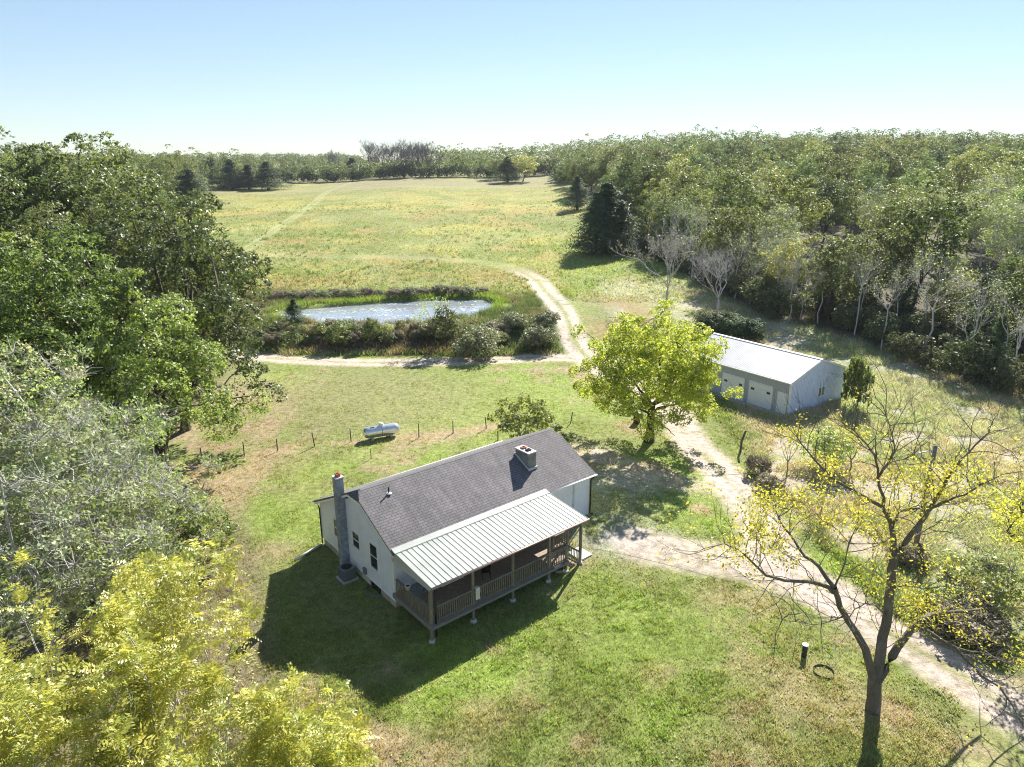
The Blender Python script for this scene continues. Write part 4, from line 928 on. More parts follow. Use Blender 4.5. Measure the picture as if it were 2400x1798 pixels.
# ------------------------------------------------------------------ the big half-bare tree in the right foreground
def corner_tree():
    rs = np.random.default_rng(33); T = Tubes(); q = gp(2044, 1668); X0, Y0 = q[:2]; O0 = np.array(q)
    def W(zx, zy, dY=0): return py_(1600+zx*.542, 900+zy*.542, Y0+dY)-O0
    limbs = [
     ([(0, 0, -.5), W(822, 1400)+[0, 0, .1], W(828, 1330), W(832, 1262)], .40, .36, 12),
     ([W(826, 1290), W(800, 1185, -.1), W(765, 1100, -.2), W(716, 1025, -.3), W(680, 965, -.5), W(655, 880, -.8)], .24, .14, 9),
     ([W(832, 1270), W(858, 1150, .1), W(880, 1040, .2), W(893, 920, .3), W(902, 800, .4), W(912, 735, .4)], .29, .21, 10),
     ([W(838, 1285), W(905, 1180, .1), W(960, 1100, .3), W(1015, 1035, .6), W(1070, 1000, 1.0), W(1170, 985, 1.8), W(1290, 975, 2.6)], .27, .07, 9),
     ([W(650, 900, -.7), W(600, 868, -.9), W(540, 855, -1.2), W(440, 850, -1.6), W(360, 828, -1.8), W(300, 770, -2), W(245, 718, -2.1), W(180, 690, -2.2)], .12, .03, 7),
     ([W(655, 880, -.8), W(590, 790, -.4), W(530, 748, 0), W(490, 690, .4), W(430, 610, .8), W(400, 540, 1.2)], .12, .03, 7),
     ([W(655, 880, -.8), W(700, 780, -.9), W(722, 690, -1)], .05, .02, 5), ([W(700, 1000, -.3), W(640, 1025, -.8), W(560, 1040, -1.3), W(430, 1022, -2)], .05, .015, 5),
     ([W(910, 740, .4), W(912, 670, .5), W(900, 600, .7), W(862, 530, .8), W(780, 485, 1), W(700, 440, 1.2), W(620, 380, 1.5), W(540, 290, 1.8), W(495, 230, 2)], .17, .03, 8),
     ([W(864, 535, .8), W(852, 450, .6), W(845, 370, .5), W(830, 310, .4), W(800, 265, .3), W(740, 200, .2)], .09, .025, 6),
     ([W(850, 400, .6), W(885, 345, .2), W(918, 290, 0), W(905, 220, -.1), W(880, 140, -.2)], .06, .02, 6), ([W(855, 385, .6), W(885, 338, 1), W(960, 325, 1.4), W(1035, 318, 1.8)], .04, .015, 5),
     ([W(912, 742, .4), W(960, 690, .3), W(1015, 615, .1), W(1068, 540, 0), W(1110, 470, -.2), W(1150, 400, -.3), W(1205, 325, -.4), W(1262, 268, -.5), W(1325, 210, -.6)], .16, .03, 8),
     ([W(1070, 540, 0), W(1140, 508, -.5), W(1220, 480, -1), W(1290, 435, -1.4), W(1345, 410, -1.8)], .08, .02, 6), ([W(905, 610, .7), W(932, 552, .5), W(1000, 540, .3), W(1065, 533, .1)], .09, .05, 6),
     ([W(1020, 1045, .6), W(1095, 1092, .2), W(1180, 1140, -.2), W(1232, 1200, -.6), W(1290, 1262, -1), W(1372, 1312, -1.4), W(1425, 1390, -1.7), W(1472, 1478, -2)], .12, .03, 7),
     ([W(1180, 1140, -.2), W(1290, 1160, .2), W(1400, 1205, .5), W(1480, 1215, .8)], .06, .02, 6), ([W(880, 1010, .3), W(830, 955, -.2), W(790, 948, -.5), W(742, 975, -.8), W(715, 1015, -1)], .06, .02, 6),
     ([W(905, 880, .4), W(960, 872, -.2), W(1040, 885, -.6)], .05, .02, 5), ([W(950, 690, .3), W(1010, 655, .9), W(1090, 600, 1.6)], .05, .02, 5)]
    nodes = []
    for i, (p, r0, r1, k) in enumerate(limbs):
        p = np.array(p, float); qq = np.concatenate([wob(p[j], p[j+1], rs, 3, .035)[:-1] for j in range(len(p)-1)]+[p[-1:]]); T.add(qq, r0*.78, r1*.72, k, .22 if i == 0 else 0)
        if r1 < .1 or i in (2, 12): nodes.append((qq, r1))
    tips = []
    for qq, r1 in nodes:
        m = len(qq)
        for j in range(int(m*.25), m):
            for _ in range((j % 2)+1 if j < m-1 else 3):
                d = (qq[j]-qq[j-1]); d = d/np.linalg.norm(d); a = rs.normal(size=3); a -= d*(a@d); a /= np.linalg.norm(a); nd = d*.55+a*.8+[0, 0, .25]
                grow(T, rs, qq[j], nd, rs.uniform(.8, 1.5), .020, 2, .72, .55, 2, .1, tips, None, .0065, 4, .2)
    P = np.array([t[0] for t in tips])
    u = P+O0; c, s = math.cos(PITCH), math.sin(PITCH); Z = u[:, 2]-EYE[2]; d = u[:, 1]*c-Z*s; px = 1200+FPX*u[:, 0]/d; py = 899-FPX*(u[:, 1]*s+Z*c)/d; zx = (px-1600)/.542; zy = (py-900)/.542
    w = np.full(len(P), .10)
    w += 1.0*np.exp(-(((zx-420)/330)**2+((zy-600)/150)**2)*1.2)+.45*np.exp(-(((zx-900)/300)**2+((zy-480)/110)**2))+.35*np.exp(-(((zx-1250)/160)**2+((zy-400)/120)**2))+.5*np.exp(-(((zx-1050)/160)**2+((zy-930)/120)**2))+.25*np.exp(-(((zx-650)/150)**2+((zy-250)/150)**2))
    w[(zy > 900) & (zx < 900)] *= .15; w[zy < 330] *= .12; w[(zy < 460) & (zx > 150) & (zx < 480)] *= .3; w /= w.sum()
    sel = rs.choice(len(P), 900, p=w); n = 9000; ci = sel[rs.integers(0, 900, n)]; cp = P[ci]+rs.normal(size=(n, 3))*.21
    V, F, r = leaves(cp, .125, rs, .5, None, 0, .25, rv=rs.random(len(P))[ci])
    t = thing('hackberry_tree', 'large half-bare forked tree with sparse yellow leaves beside the drive', 'tree', tuple(O0))
    ob('trunk', T.mesh('corner_trunk', M['bark_corner']), t); ob('crown', npmesh('corner_crown', V, F, M['yellow'], attr=r), t)
    return P
corner_tree()

# ------------------------------------------------------------------ left-hand oaks
def leftwood():
    D = [  # px of crown centre, depth Y, height, radius, kind, label
     (385, 56, 20.5, 9.2, 'oak_dark', 'huge dark green oak overhanging the tan grass at the end of the post row'),
     (240, 73, 23.6, 10, 'oak_dark', 'tall dark oak whose rounded top meets the sky behind the nearest oaks'),
     (30, 66, 24.3, 10, 'oak_dark', 'dark oak at the photo edge, the tallest against the sky'),
     (150, 56, 20.5, 8, 'oak_dark', 'dark green oak standing in the middle of the western oaks'),
     (95, 43.5, 18.5, 7.2, 'oak_light', 'bright green oak nearest the camera in the western wood'),
     (325, 45.5, 14.6, 6.4, 'oak_light', 'lighter green oak in front of the huge dark oak'),
     (-80, 42, 18.0, 7, 'oak_light', 'bright green oak cut off by the photo edge'),
     (425, 71, 15.5, 7, 'oak_dark', 'dark oak half hidden behind the huge oak, its crown beside the field')]
    for i, (px, Y, h, rd, kind, lb) in enumerate(D):
        x = (px-1200)/FPX*(Y*math.cos(PITCH)-(12-EYE[2])*math.sin(PITCH))
        near = Y < 60; nl = int(105*(rd/8)**2); per = 400 if near else 260; sz = .25 if near else .33
        if kind == 'oak_light': per, sz = 480, .22
        pr = broadleaf(100+i, h, rd, 2.6 if i in (0, 5) else 5, nl, per, sz, 1.4 if near else 1.7, M[kind], M['bark'], .45, -.62 if near else -.35, 8, .75, fill=.16, name=kind, extra_twigs=160)
        tree('oak_tree', pr, lb, 'tree', x, Y, i*1.3)
leftwood()
def greywood():
    D = [(20, 33, 13.5, 6.0), (150, 38, 13, 5.5), (270, 34, 9.8, 4.6), (60, 26, 11.6, 5.0), (255, 28.5, 8.6, 4.6), (-60, 31, 13, 6), (180, 31, 11, 4.6)]
    LB = ['tall pale grey-green tree of the thicket at the photo edge', 'grey-green twiggy tree just below the bright green oaks', 'pale twiggy tree leaning towards the tan grass', 'sparse grey-green tree right above the yellow foliage at the photo edge',
          'low grey-green tree bordering the lawn beside the yellow sumac clump', 'pale tree of the thicket cut by the photo edge', 'pale grey tree in the middle of the western thicket']
    for i, ((px, Y, h, rd), lb) in enumerate(zip(D, LB)):
        x = (px-1200)/FPX*(Y*math.cos(PITCH)-(h*.6-EYE[2])*math.sin(PITCH))
        rs = np.random.default_rng(200+i)
        a, b = broadleaf(200+i, h, rd, 1.5, int(60*(rd/5)**2), 130, .19, 1.0, M['pale'] if i % 3 else M['greyleaf'], M['bark_pale'], .2, -.6, 8, .8, fill=.5, name='thicket', extra_twigs=1100)
        tree('thicket_tree', (a, b), lb, 'tree', x, Y, i*.9)
    # low green bush at the lawn edge
    x, y = gp(440, 1340)[:2]; tree('green_bush', broadleaf(230, 3.6, 2.9, .3, 40, 260, .17, .8, M['oak_light'], M['bark'], .08, -.5, 6, .8, fill=.5, name='bush', extra_twigs=200), 'low green bush at the lawn edge behind the yellow foliage', 'bush', x-.8, y+1.2)
greywood()
# ------------------------------------------------------------------ yellow compound-leaved trees in the near corner
def fronds(rs, base, dirs, L, npair=8, rv=None):
    n = len(base); dirs = dirs/np.linalg.norm(dirs, axis=1, keepdims=True); side = np.cross(dirs, [0, 0, 1.]); side /= np.linalg.norm(side, axis=1, keepdims=True)+1e-9; up = np.cross(side, dirs)
    Vs = []; rnd = []
    LL = L*(.6+.7*rs.random(n)); rv = rs.random(n) if rv is None else rv
    for k in range(npair):
        t = (k+1.2)/(npair+.6); c = base+dirs*(LL*t)[:, None]; c[:, 2] -= LL*.45*t*t
        ll = (LL*.26*(1-.45*t))[:, None]*(.8+.4*rs.random(n))[:, None]; fw = dirs*.35
        for s in (-1, 1):
            o = side*s*.85+fw+up*(-.25+.3*rs.normal(size=n))[:, None]; o /= np.linalg.norm(o, axis=1, keepdims=True); wd = np.cross(o, up); wd /= np.linalg.norm(wd, axis=1, keepdims=True)+1e-9
            Vs.append(np.stack([c, c+o*ll*.5+wd*ll*.22, c+o*ll, c+o*ll*.5-wd*ll*.22], 1)); rnd.append(np.clip(rv+rs.normal(size=n)*.12, 0, 1))
    V = np.concatenate(Vs).reshape(-1, 3); return V, np.arange(len(V)).reshape(-1, 4), np.concatenate(rnd)
def sumac(seed, h, rad, nstem, ntip, leaf, name='sumac', L=.62):
    rs = np.random.default_rng(seed); T = Tubes(); tips = []
    for i in range(nstem):
        a = 2*math.pi*(i+rs.random()*.7)/nstem; sp = rs.uniform(.1, .5)
        grow(T, rs, (math.cos(a)*.3, math.sin(a)*.3, -.2), (math.sin(sp)*math.cos(a), math.sin(sp)*math.sin(a), math.cos(sp)), h*.40, .065, 4, .66, .62, 2, .24, tips, None, .012, 5, .10)
    P = np.array([t[0] for t in tips]); Dr = np.array([t[1] for t in tips])
    k = P[:, 2] > h*.30; P, Dr = P[k], Dr[k]; sel = rs.integers(0, len(P), ntip); per = 6
    B = np.repeat(P[sel], per, 0)+rs.normal(size=(ntip*per, 3))*.12; a = rs.normal(size=(ntip*per, 3)); a /= np.linalg.norm(a, axis=1, keepdims=True)
    D_ = np.repeat(Dr[sel], per, 0)*.45+a*.8+[0, 0, .15]; rv = np.clip(np.repeat(rs.random(ntip), per)*.5+.5*rs.random(ntip*per), 0, 1)**1.25
    V, F, r = fronds(rs, B, D_, L, 7, rv*.8+.1)
    return T.mesh(name+'_trunk', M['bark_pale']), npmesh(name+'_crown', V, F, leaf, attr=r)
def sumacs():
    t = NT('sumac_leaves')  # green through yellow to orange
    M['sumac'] = leafmat('sumac_leaves', (.19, .29, .055), (.70, .61, .15), (.79, .76, .13), .44, .42, .9, .06)
    D = [(430, 20.2, 8.6, 3, 'sumac', 'tall yellow compound-leaved tree whose top reaches the house shadow'), (240, 17.5, 7.8, 3, 'sumac', 'yellow-green compound-leaved tree in the bottom corner clump, second from the edge'), (60, 19, 8.3, 3, 'sumac', 'golden-green tree at the photo edge below the grey thicket'),
         (620, 17.0, 6.2, 3, 'sumac', 'yellow tree in the middle of the bottom corner clump'), (770, 16.5, 4.9, 2, 'sumac', 'small yellow tree at the lawn end of the corner clump'), (120, 15, 7.6, 3, 'sumac', 'yellow-green tree nearest the camera in the corner clump'),
         (420, 15.6, 6.6, 3, 'sumac', 'yellow-green tree at the bottom middle of the corner clump'), (345, 21.5, 7.9, 3, 'sumac', 'yellow tree behind the tall yellow one'), (-60, 16.5, 8.2, 3, 'sumac', 'yellow tree cut off by the corner of the photo')]
    for i, (px, Y, h, rd, kind, lb) in enumerate(D):
        x = (px-1200)/FPX*(Y*math.cos(PITCH)-(h*.8-EYE[2])*math.sin(PITCH))
        pr = sumac(300+i, h, rd, 5 if rd > 2 else 4, 140 if rd > 2 else 85, M[kind], L=.76)
        tree('yellow_tree', pr, lb, 'tree', x, Y, i)
sumacs()

# ------------------------------------------------------------------ woods: prototypes, then copies
def xof(px, Y, z=10): return (px-1200)/FPX*(Y*math.cos(PITCH)-(z-EYE[2])*math.sin(PITCH))
def pxy(x, y, z):
    c, s = math.cos(PITCH), math.sin(PITCH); Z = z-EYE[2]; d = y*c-Z*s; return 1200+FPX*x/d, 899-FPX*(y*s+Z*c)/d
PR = {}
def protos():
    for i in range(4): PR['oak', i] = broadleaf(400+i, 16, 5.8, 3, 78, 120, .38, 1.4, M['oak_mid'], M['bark'], .26, -.65, 6, .75, fill=.3, name='oak')
    for i in range(2): PR['olive', i] = broadleaf(420+i, 15, 5.2, 3, 66, 120, .36, 1.35, M['olive'], M['bark'], .24, -.65, 6, .75, fill=.35, name='olive', extra_twigs=100)
    for i in range(3): PR['pale', i] = broadleaf(440+i, 14.5, 4.8, 2.5, 60, 95, .28, 1.4, M['pale2'], M['bark_pale'], .18, -.5, 7, .85, fill=.7, name='pale', extra_twigs=1100)
    for i in range(2): PR['yellow', i] = broadleaf(450+i, 13, 4.2, 3, 42, 110, .34, 1.25, M['yellow2'], M['bark_grey'], .18, -.5, 7, .8, fill=.6, name='yellowtree', extra_twigs=400)
    for i in range(3): PR['under', i] = broadleaf(480+i, 5, 3.0, .4, 40, 110, .30, 1.0, M['under'], M['bark_grey'], .07, -.75, 6, .8, fill=.5, name='under', extra_twigs=250)
    for i in range(3): PR['cedar', i] = cedar(460+i, 11, 3.5, 15000, .27, M['cedar'], M['bark'], 'cedar')
    for i in range(2): PR['juniper', i] = broadleaf(490+i, 4, 2.3, .2, 40, 330, .20, .85, M['cedar'], M['bark'], .07, -.75, 5, .95, fill=.6, name='juniper'); PR['row', i] = baretree(476+i, 18, M['bark_grey'], depth=6, name='rowtree', r=.45, spread=.5, upp=.22, mr=.030, nl=6)
    for i in range(2): PR['snag', i] = baretree(495+i, 13, M['bark_pale'], M['pale2'], 260, .26, depth=4, name='snag', r=.13, fork=.55, spread=.6, nl=4)
    for i in range(3): PR['bare', i] = baretree(470+i, 15, M['bark_pale'], M['pale2'], 350 if i else 0, .3, depth=6, name='bare')
M['oak_mid'] = leafmat('wood_oak_leaves', (.075, .105, .035), (.165, .19, .07), (.26, .33, .07), .37, .5, .25, .42)
M['pale2'] = leafmat('thin_leaves', (.20, .23, .09), (.34, .36, .17), (.46, .52, .14), .40, .5, .35, .3)
M['yellow2'] = leafmat('wood_yellow_leaves', (.26, .30, .06), (.40, .40, .11), (.56, .58, .12), .45, .45, .4, .2)
M['under'] = leafmat('understory_leaves', (.075, .095, .04), (.17, .18, .08), (.22, .26, .07), .32, .5, .35, .3)
protos()
GL = dict(snag=('slim_tree', 'tree', 'slim pale-trunked trees lining the wood edge'), juniper=('juniper_bush', 'bush', 'junipers'), row=('bare_tree', 'tree', 'bare trees in a row on the far crest'), under=('understory_shrub', 'shrub', 'understory shrubs along the wood edge'), oak=('oak_tree', 'oak', 'green oaks of the eastern wood'), olive=('olive_tree', 'tree', 'olive trees of the eastern wood'), pale=('pale_tree', 'tree', 'thin pale trees of the eastern wood edge'),
          yellow=('yellow_tree', 'tree', 'yellowing trees of the eastern wood'), cedar=('cedar_tree', 'cedar', 'cedars scattered in the woods'), bare=('bare_tree', 'tree', 'leafless trees of the woods'))
LB = dict(snag='slim tree with a pale bare trunk at the edge of the wood', juniper='juniper', row='leafless tree in the row on the far field crest', under='leafy grey-green understory shrub under the trees of the wood edge', oak='green round-crowned oak within the wooded hillside east of the field', olive='olive-brown tree within the wooded hillside east of the field', pale='thin pale-green tree with grey twigs in the wood behind the garage',
          yellow='tree turning yellow in the wood behind the garage', cedar='dark conical cedar inside the wood', bare='leafless grey tree inside the wood')
FIRST = {}; PH = {}
NH = dict(snag=13, juniper=4, row=18, under=5, oak=16, olive=15, pale=14.5, yellow=13, cedar=11, bare=15)
def plant(kind, x, y, h=None, label=None, group=True, var=None, rs=random):
    v = var if var is not None else rs.randrange(len([k for k in PR if k[0] == kind])); key = (kind, v); nm, cat, gr = GL[kind]
    if key not in PH: PH[key] = max(float(np.array([c_[2] for c_ in (m_.vertices[q_].co for q_ in range(0, len(m_.vertices), 7))]).max()) for m_ in PR[key] if m_)
    sc = (h or NH[kind])/PH[key]
    if key not in FIRST:
        o = tree(nm, PR[key], label or LB[kind], cat, x, y, rs.random()*6.28, sc, gr if group else None); FIRST[key] = o
    else: o = copytree(FIRST[key], x, y, rs.random()*6.28, sc, label or LB[kind])
    if group: o['group'] = gr
    elif 'group' in o: del o['group']
    return o
def tree_at(kind, px, py, top_y, label, var=None, wide=1.0):
    """stand a tree on the ground seen at (px, py) so that its top shows at top_y"""
    q = gp(px, py); z = q[2]
    lo, hi = 1, 40
    for _ in range(30):
        m = (lo+hi)/2
        if pxy(q[0], q[1], z+m)[1] > top_y: lo = m
        else: hi = m
    o = plant(kind, q[0], q[1], lo, label, False, var); o.scale = (o.scale[0]*wide, o.scale[1]*wide, o.scale[2]); return o
# named single trees
tree_at('cedar', 1418, 592, 425, 'big dark cedar standing alone in front of the others, casting shade on the field', 0, 1.75)
tree_at('cedar', 1395, 596, 450, 'second cedar grown together with the big dark cedar at the field edge', 1, 1.5)
tree_at('cedar', 1452, 594, 470, 'smaller cedar merging with the shaded side of the big dark cedar', 2, 1.6)
tree_at('cedar', 1352, 492, 412, 'dark cedar at the corner where field and wood meet', 1, 1.7)
tree_at('cedar', 1480, 520, 405, 'tall cedar behind the big dark cedar', 2, 1.5)
tree_at('cedar', 1510, 535, 410, 'narrow cedar between big cedar and the wood', 0, .8)
tree_at('pale', 1345, 428, 370, 'pale brown-green tree where the field narrows under the hill', 0)
tree_at('cedar', 1190, 428, 366, 'cone-shaped cedar standing out in the far field', 0, 2.0)
tree_at('yellow', 1225, 426, 361, 'yellow-topped tree right beside the lone cone-shaped cedar in the far field', 0, 2.0)
tree_at('olive', 1172, 421, 362, 'olive tree left of the lone cone-shaped cedar in the far field', 0, 1.7)
tree_at('cedar', 828, 421, 370, 'dark wide cedar at the far end of the field by the single bare tree', 1, 2.6)
tree_at('row', 786, 416, 346, 'single bare tree left of the far wide cedar', 0)
tree_at('bare', 1562, 722, 510, 'leafless tree with a bent trunk at the wood edge, left of the white one', 1, 1.1)
tree_at('bare', 1680, 742, 560, 'white-barked leafless tree behind the low cedars and garage', 0, 1.3)
tree_at('bare', 1876, 752, 590, 'small white dead tree at the foot of the wood', 2, .8)
for i, (px, py, ty) in enumerate(((878, 415, 322), (903, 415, 330), (925, 416, 326), (948, 416, 331), (965, 415, 320), (985, 415, 324), (1006, 414, 329), (1028, 414, 342))):
    o = tree_at('row', px, py, ty, None, i % 2, 1.3); o['label'] = 'leafless tree in the row on the far field crest'; o['group'] = 'bare trees in a row on the far crest'
for i, (px, py, ty, w, lb) in enumerate(((450, 490, 395, 2.6, 'broad dark cedar just past the oak wood, at the field corner'), (415, 470, 385, 2.0, 'cedar behind the broad one at the field corner'), (545, 444, 372, 2.0, 'tall cedar at the left of the cedar cluster in the western field'),
        (585, 444, 385, 2.2, 'middle cedar of the cluster in the western field'), (630, 445, 378, 2.4, 'cedar with spreading skirt at the right of the cedar cluster'), (500, 425, 368, 2.2, 'dark cedar in the gap beyond the cedar cluster'), (520, 420, 380, 2.0, 'lower cedar in the gap beyond the cedar cluster'))):
    tree_at('cedar', px, py, ty, lb, i % 3, w)
tree_at('olive', 560, 440, 375, 'olive-green tree rising between the clustered cedars', 1)
# low cedars behind the garage
for px, py, ty, lb, w in ((1672, 797, 730, 'bushy low cedar behind the garage, nearest the yellow-green tree', 1.15), (1712, 798, 735, 'bushy low cedar behind the middle of the garage', 1.2), (1752, 800, 748, 'lowest bushy cedar behind the garage ridge', 1.3)): tree_at('juniper', px, py, ty, lb, 0, w)
# the wood itself
def wood():
    R_ = random.Random(5); rs = np.random.default_rng(5); pts = []
    grid = {}
    def ok(x, y, d):
        gx, gy = int(x//8), int(y//8)
        for i in range(-2, 3):
            for j in range(-2, 3):
                for (a, b) in grid.get((gx+i, gy+j), ()):
                    if (a-x)**2+(b-y)**2 < d*d: return False
        return True
    N = 60000; Y = rs.uniform(50, 900, N); Xf = rs.uniform(-.86, .86, N); X = Xf*Y
    sd0 = sdpoly(X, Y, TREEEDGE); k = sd0 < np.where((X > 0) & (Y < 150), -3.2, -1.2); X, Y = X[k], Y[k]
    k = ~((X < -20) & (Y < 90)); X, Y = X[k], Y[k]
    Ee = sdpoly(X, Y, TREEEDGE)
    for i in rs.permutation(len(X)):
        x, y, e_ = X[i], Y[i], Ee[i]; d = (5.2 if e_ > -15 else 7.0)+min(y, 500)*.010
        if ok(x, y, d): grid.setdefault((int(x//8), int(y//8)), []).append((x, y)); pts.append((x, y))
    pts.sort(key=lambda p: math.hypot(*p)); P = np.array(pts); E = sdpoly(P[:, 0], P[:, 1], TREEEDGE); nz = fbm(P[:, 0], P[:, 1], 28, 3, 31)
    out = []
    # keep those whose tops can show: a coarse horizon test
    H = height(P[:, 0], P[:, 1]); hh = rs.uniform(11.5, 18.5, len(P))*(1-.12*S((P[:, 1]-200)/150)*(P[:, 0] > 40))*(1+.0*H); tops = H+hh
    zmax = {}
    for i, (x, y) in enumerate(pts):
        px, ty = pxy(x, y, tops[i]); b = int(px//14)
        _, lo = pxy(x, y, tops[i]-5)
        w = max(1, int(5*FPX/y/14*.8)); cover = min(zmax.get(b+j, 9999) for j in (0,))
        if px < -150 or px > 2550 or ty > cover+2: continue
        for j in range(-w+1, w): zmax[b+j] = min(zmax.get(b+j, 9999), ty+ (3 if j else 0))
        kind = 'oak'; r = R_.random(); h = hh[i]
        if x > 0 and y < 170 and px > 1500:
            edge = -E[i] < 16
            if px > 1760: kind = 'pale' if r < .36 else 'yellow' if r < .48 else 'bare' if r < .60 else 'cedar' if r < .76 and edge else 'olive' if r < .84 else 'oak'
            else: kind = 'oak' if r < .5 else 'cedar' if r < .62 and edge else 'pale' if r < .85 else 'olive'
            if edge: h *= .82
        elif x > 0:
            kind = 'oak' if r < .66+.25*(y > 260) else 'olive' if r < .85 else 'pale' if nz[i] > .5 else 'yellow' if r > .95 else 'oak'
        else: kind = 'oak' if r < .7 else 'olive' if r < .85 else 'cedar' if y < 330 else 'pale'
        if kind == 'cedar': h *= .68
        if y > 380 and px < 1010: h *= .62
        out.append((kind, x, y, h, i))
    print('wood trees', len(out))
    nu = 0
    rv = np.random.default_rng(77); ux = rv.uniform(15, 120, 30000); uy = rv.uniform(55, 240, 30000); ue = sdpoly(ux, uy, TREEEDGE); kk = (ue < -.3) & (ue > -13) & (np.abs(ux) < uy*.84); ug = []
    for x, y in zip(ux[kk], uy[kk]):
        if nu < 210 and all((x-a_)**2+(y-b_)**2 > 14 for a_, b_ in ug): ug.append((x, y)); plant('under', x, y, R_.uniform(2.6, 5.5), None, True, None, R_); nu += 1
    ns = 0; ug = []
    for x, y, e_ in zip(ux[kk][::-1], uy[kk][::-1], ue[kk][::-1]):
        if ns < 60 and e_ > -5 and y < 150 and all((x-a_)**2+(y-b_)**2 > 12 for a_, b_ in ug): ug.append((x, y)); plant('snag', x, y, R_.uniform(8, 14), None, True, None, R_); ns += 1
    cnt = {}; far = []
    print('under', nu); lim = dict(oak=255, olive=150, pale=120, yellow=60, cedar=40, bare=40)
    for kind, x, y, h, i in out:
        cnt[kind] = cnt.get(kind, 0)+1
        if cnt[kind] > lim[kind]: far.append((kind, x, y, h)); continue
        if y > 330: far.append((kind, x, y, h)); continue
        o = plant(kind, x, y, h, None, True, None, R_)
        if x >= 0:
            px_ = pxy(x, y, zh(x, y)+h)[0]
            z1 = 'at the front edge of the wood' if E[i] > -14 else 'midway up the wooded hillside' if y < 190 else 'high on the wooded hillside below the skyline'
            z2 = 'beside the field' if px_ < 1560 else 'behind the white-barked bare trees' if px_ < 1800 else 'above the garage' if px_ < 2080 else 'towards the photo edge'
            nm_ = dict(oak='green oak', olive='olive-green tree', pale='thin pale tree', yellow='yellowing tree', cedar='dark cedar', bare='leafless grey tree')[kind]
            o['label'] = nm_+' '+z1+' '+z2; o['group'] = nm_+'s '+z1+' '+z2
        if x < 0: o['label'] = {'oak': 'green oak of the far wood west of the field', 'olive': 'olive-brown tree of the far wood west of the field', 'cedar': 'cedar of the far wood west of the field'}.get(kind, 'pale tree of the far wood west of the field'); o['group'] = 'trees of the far western wood'
    print('kinds', cnt, 'far', len(far))
    # the distant wood as one mass
    ef = [np.array(p) for p in [(25.0, 330.0)]+EDGE_FAR]
    for a, b in zip(ef[:-1], ef[1:]):
        for t_ in np.arange(0, 1, 4.5/max(4.5, np.linalg.norm(b-a))): p_ = a+(b-a)*t_+rs.normal(size=2)*1.5+[0, 3]; far.append(('oak', p_[0], p_[1], rs.uniform(4, 8)))
    V = []; F = []; A = []; n0 = 0; n = 720
    for kind, x, y, h in far:
        rad = max(2.6, 4.8*h/15); c, od = lobes_dome(rs, 24, rad*1.05, h*.55, h*.42, -.8); c += [x, y, zh(x, y)]
        v, f, r = puffs(rs, c, od, 1.75, n//24, .78, .6, .8, .2, .4, False); base = rs.random(); base = base*.55+(.35 if kind in ('pale', 'yellow', 'olive') else 0)
        V.append(v); F.append(f+n0); A.append(np.clip(r*.35+base*.7, 0, 1)); n0 += len(v)
    if V:
        M['far'] = leafmat('distant_leaves', (.06, .095, .032), (.19, .21, .085), (.26, .33, .08), .34, .55, .3, .02)
        tag(ob('distant_woods', npmesh('distant_woods', np.concatenate(V), np.concatenate(F), M['far'], attr=np.concatenate(A))), kind='stuff')
wood()

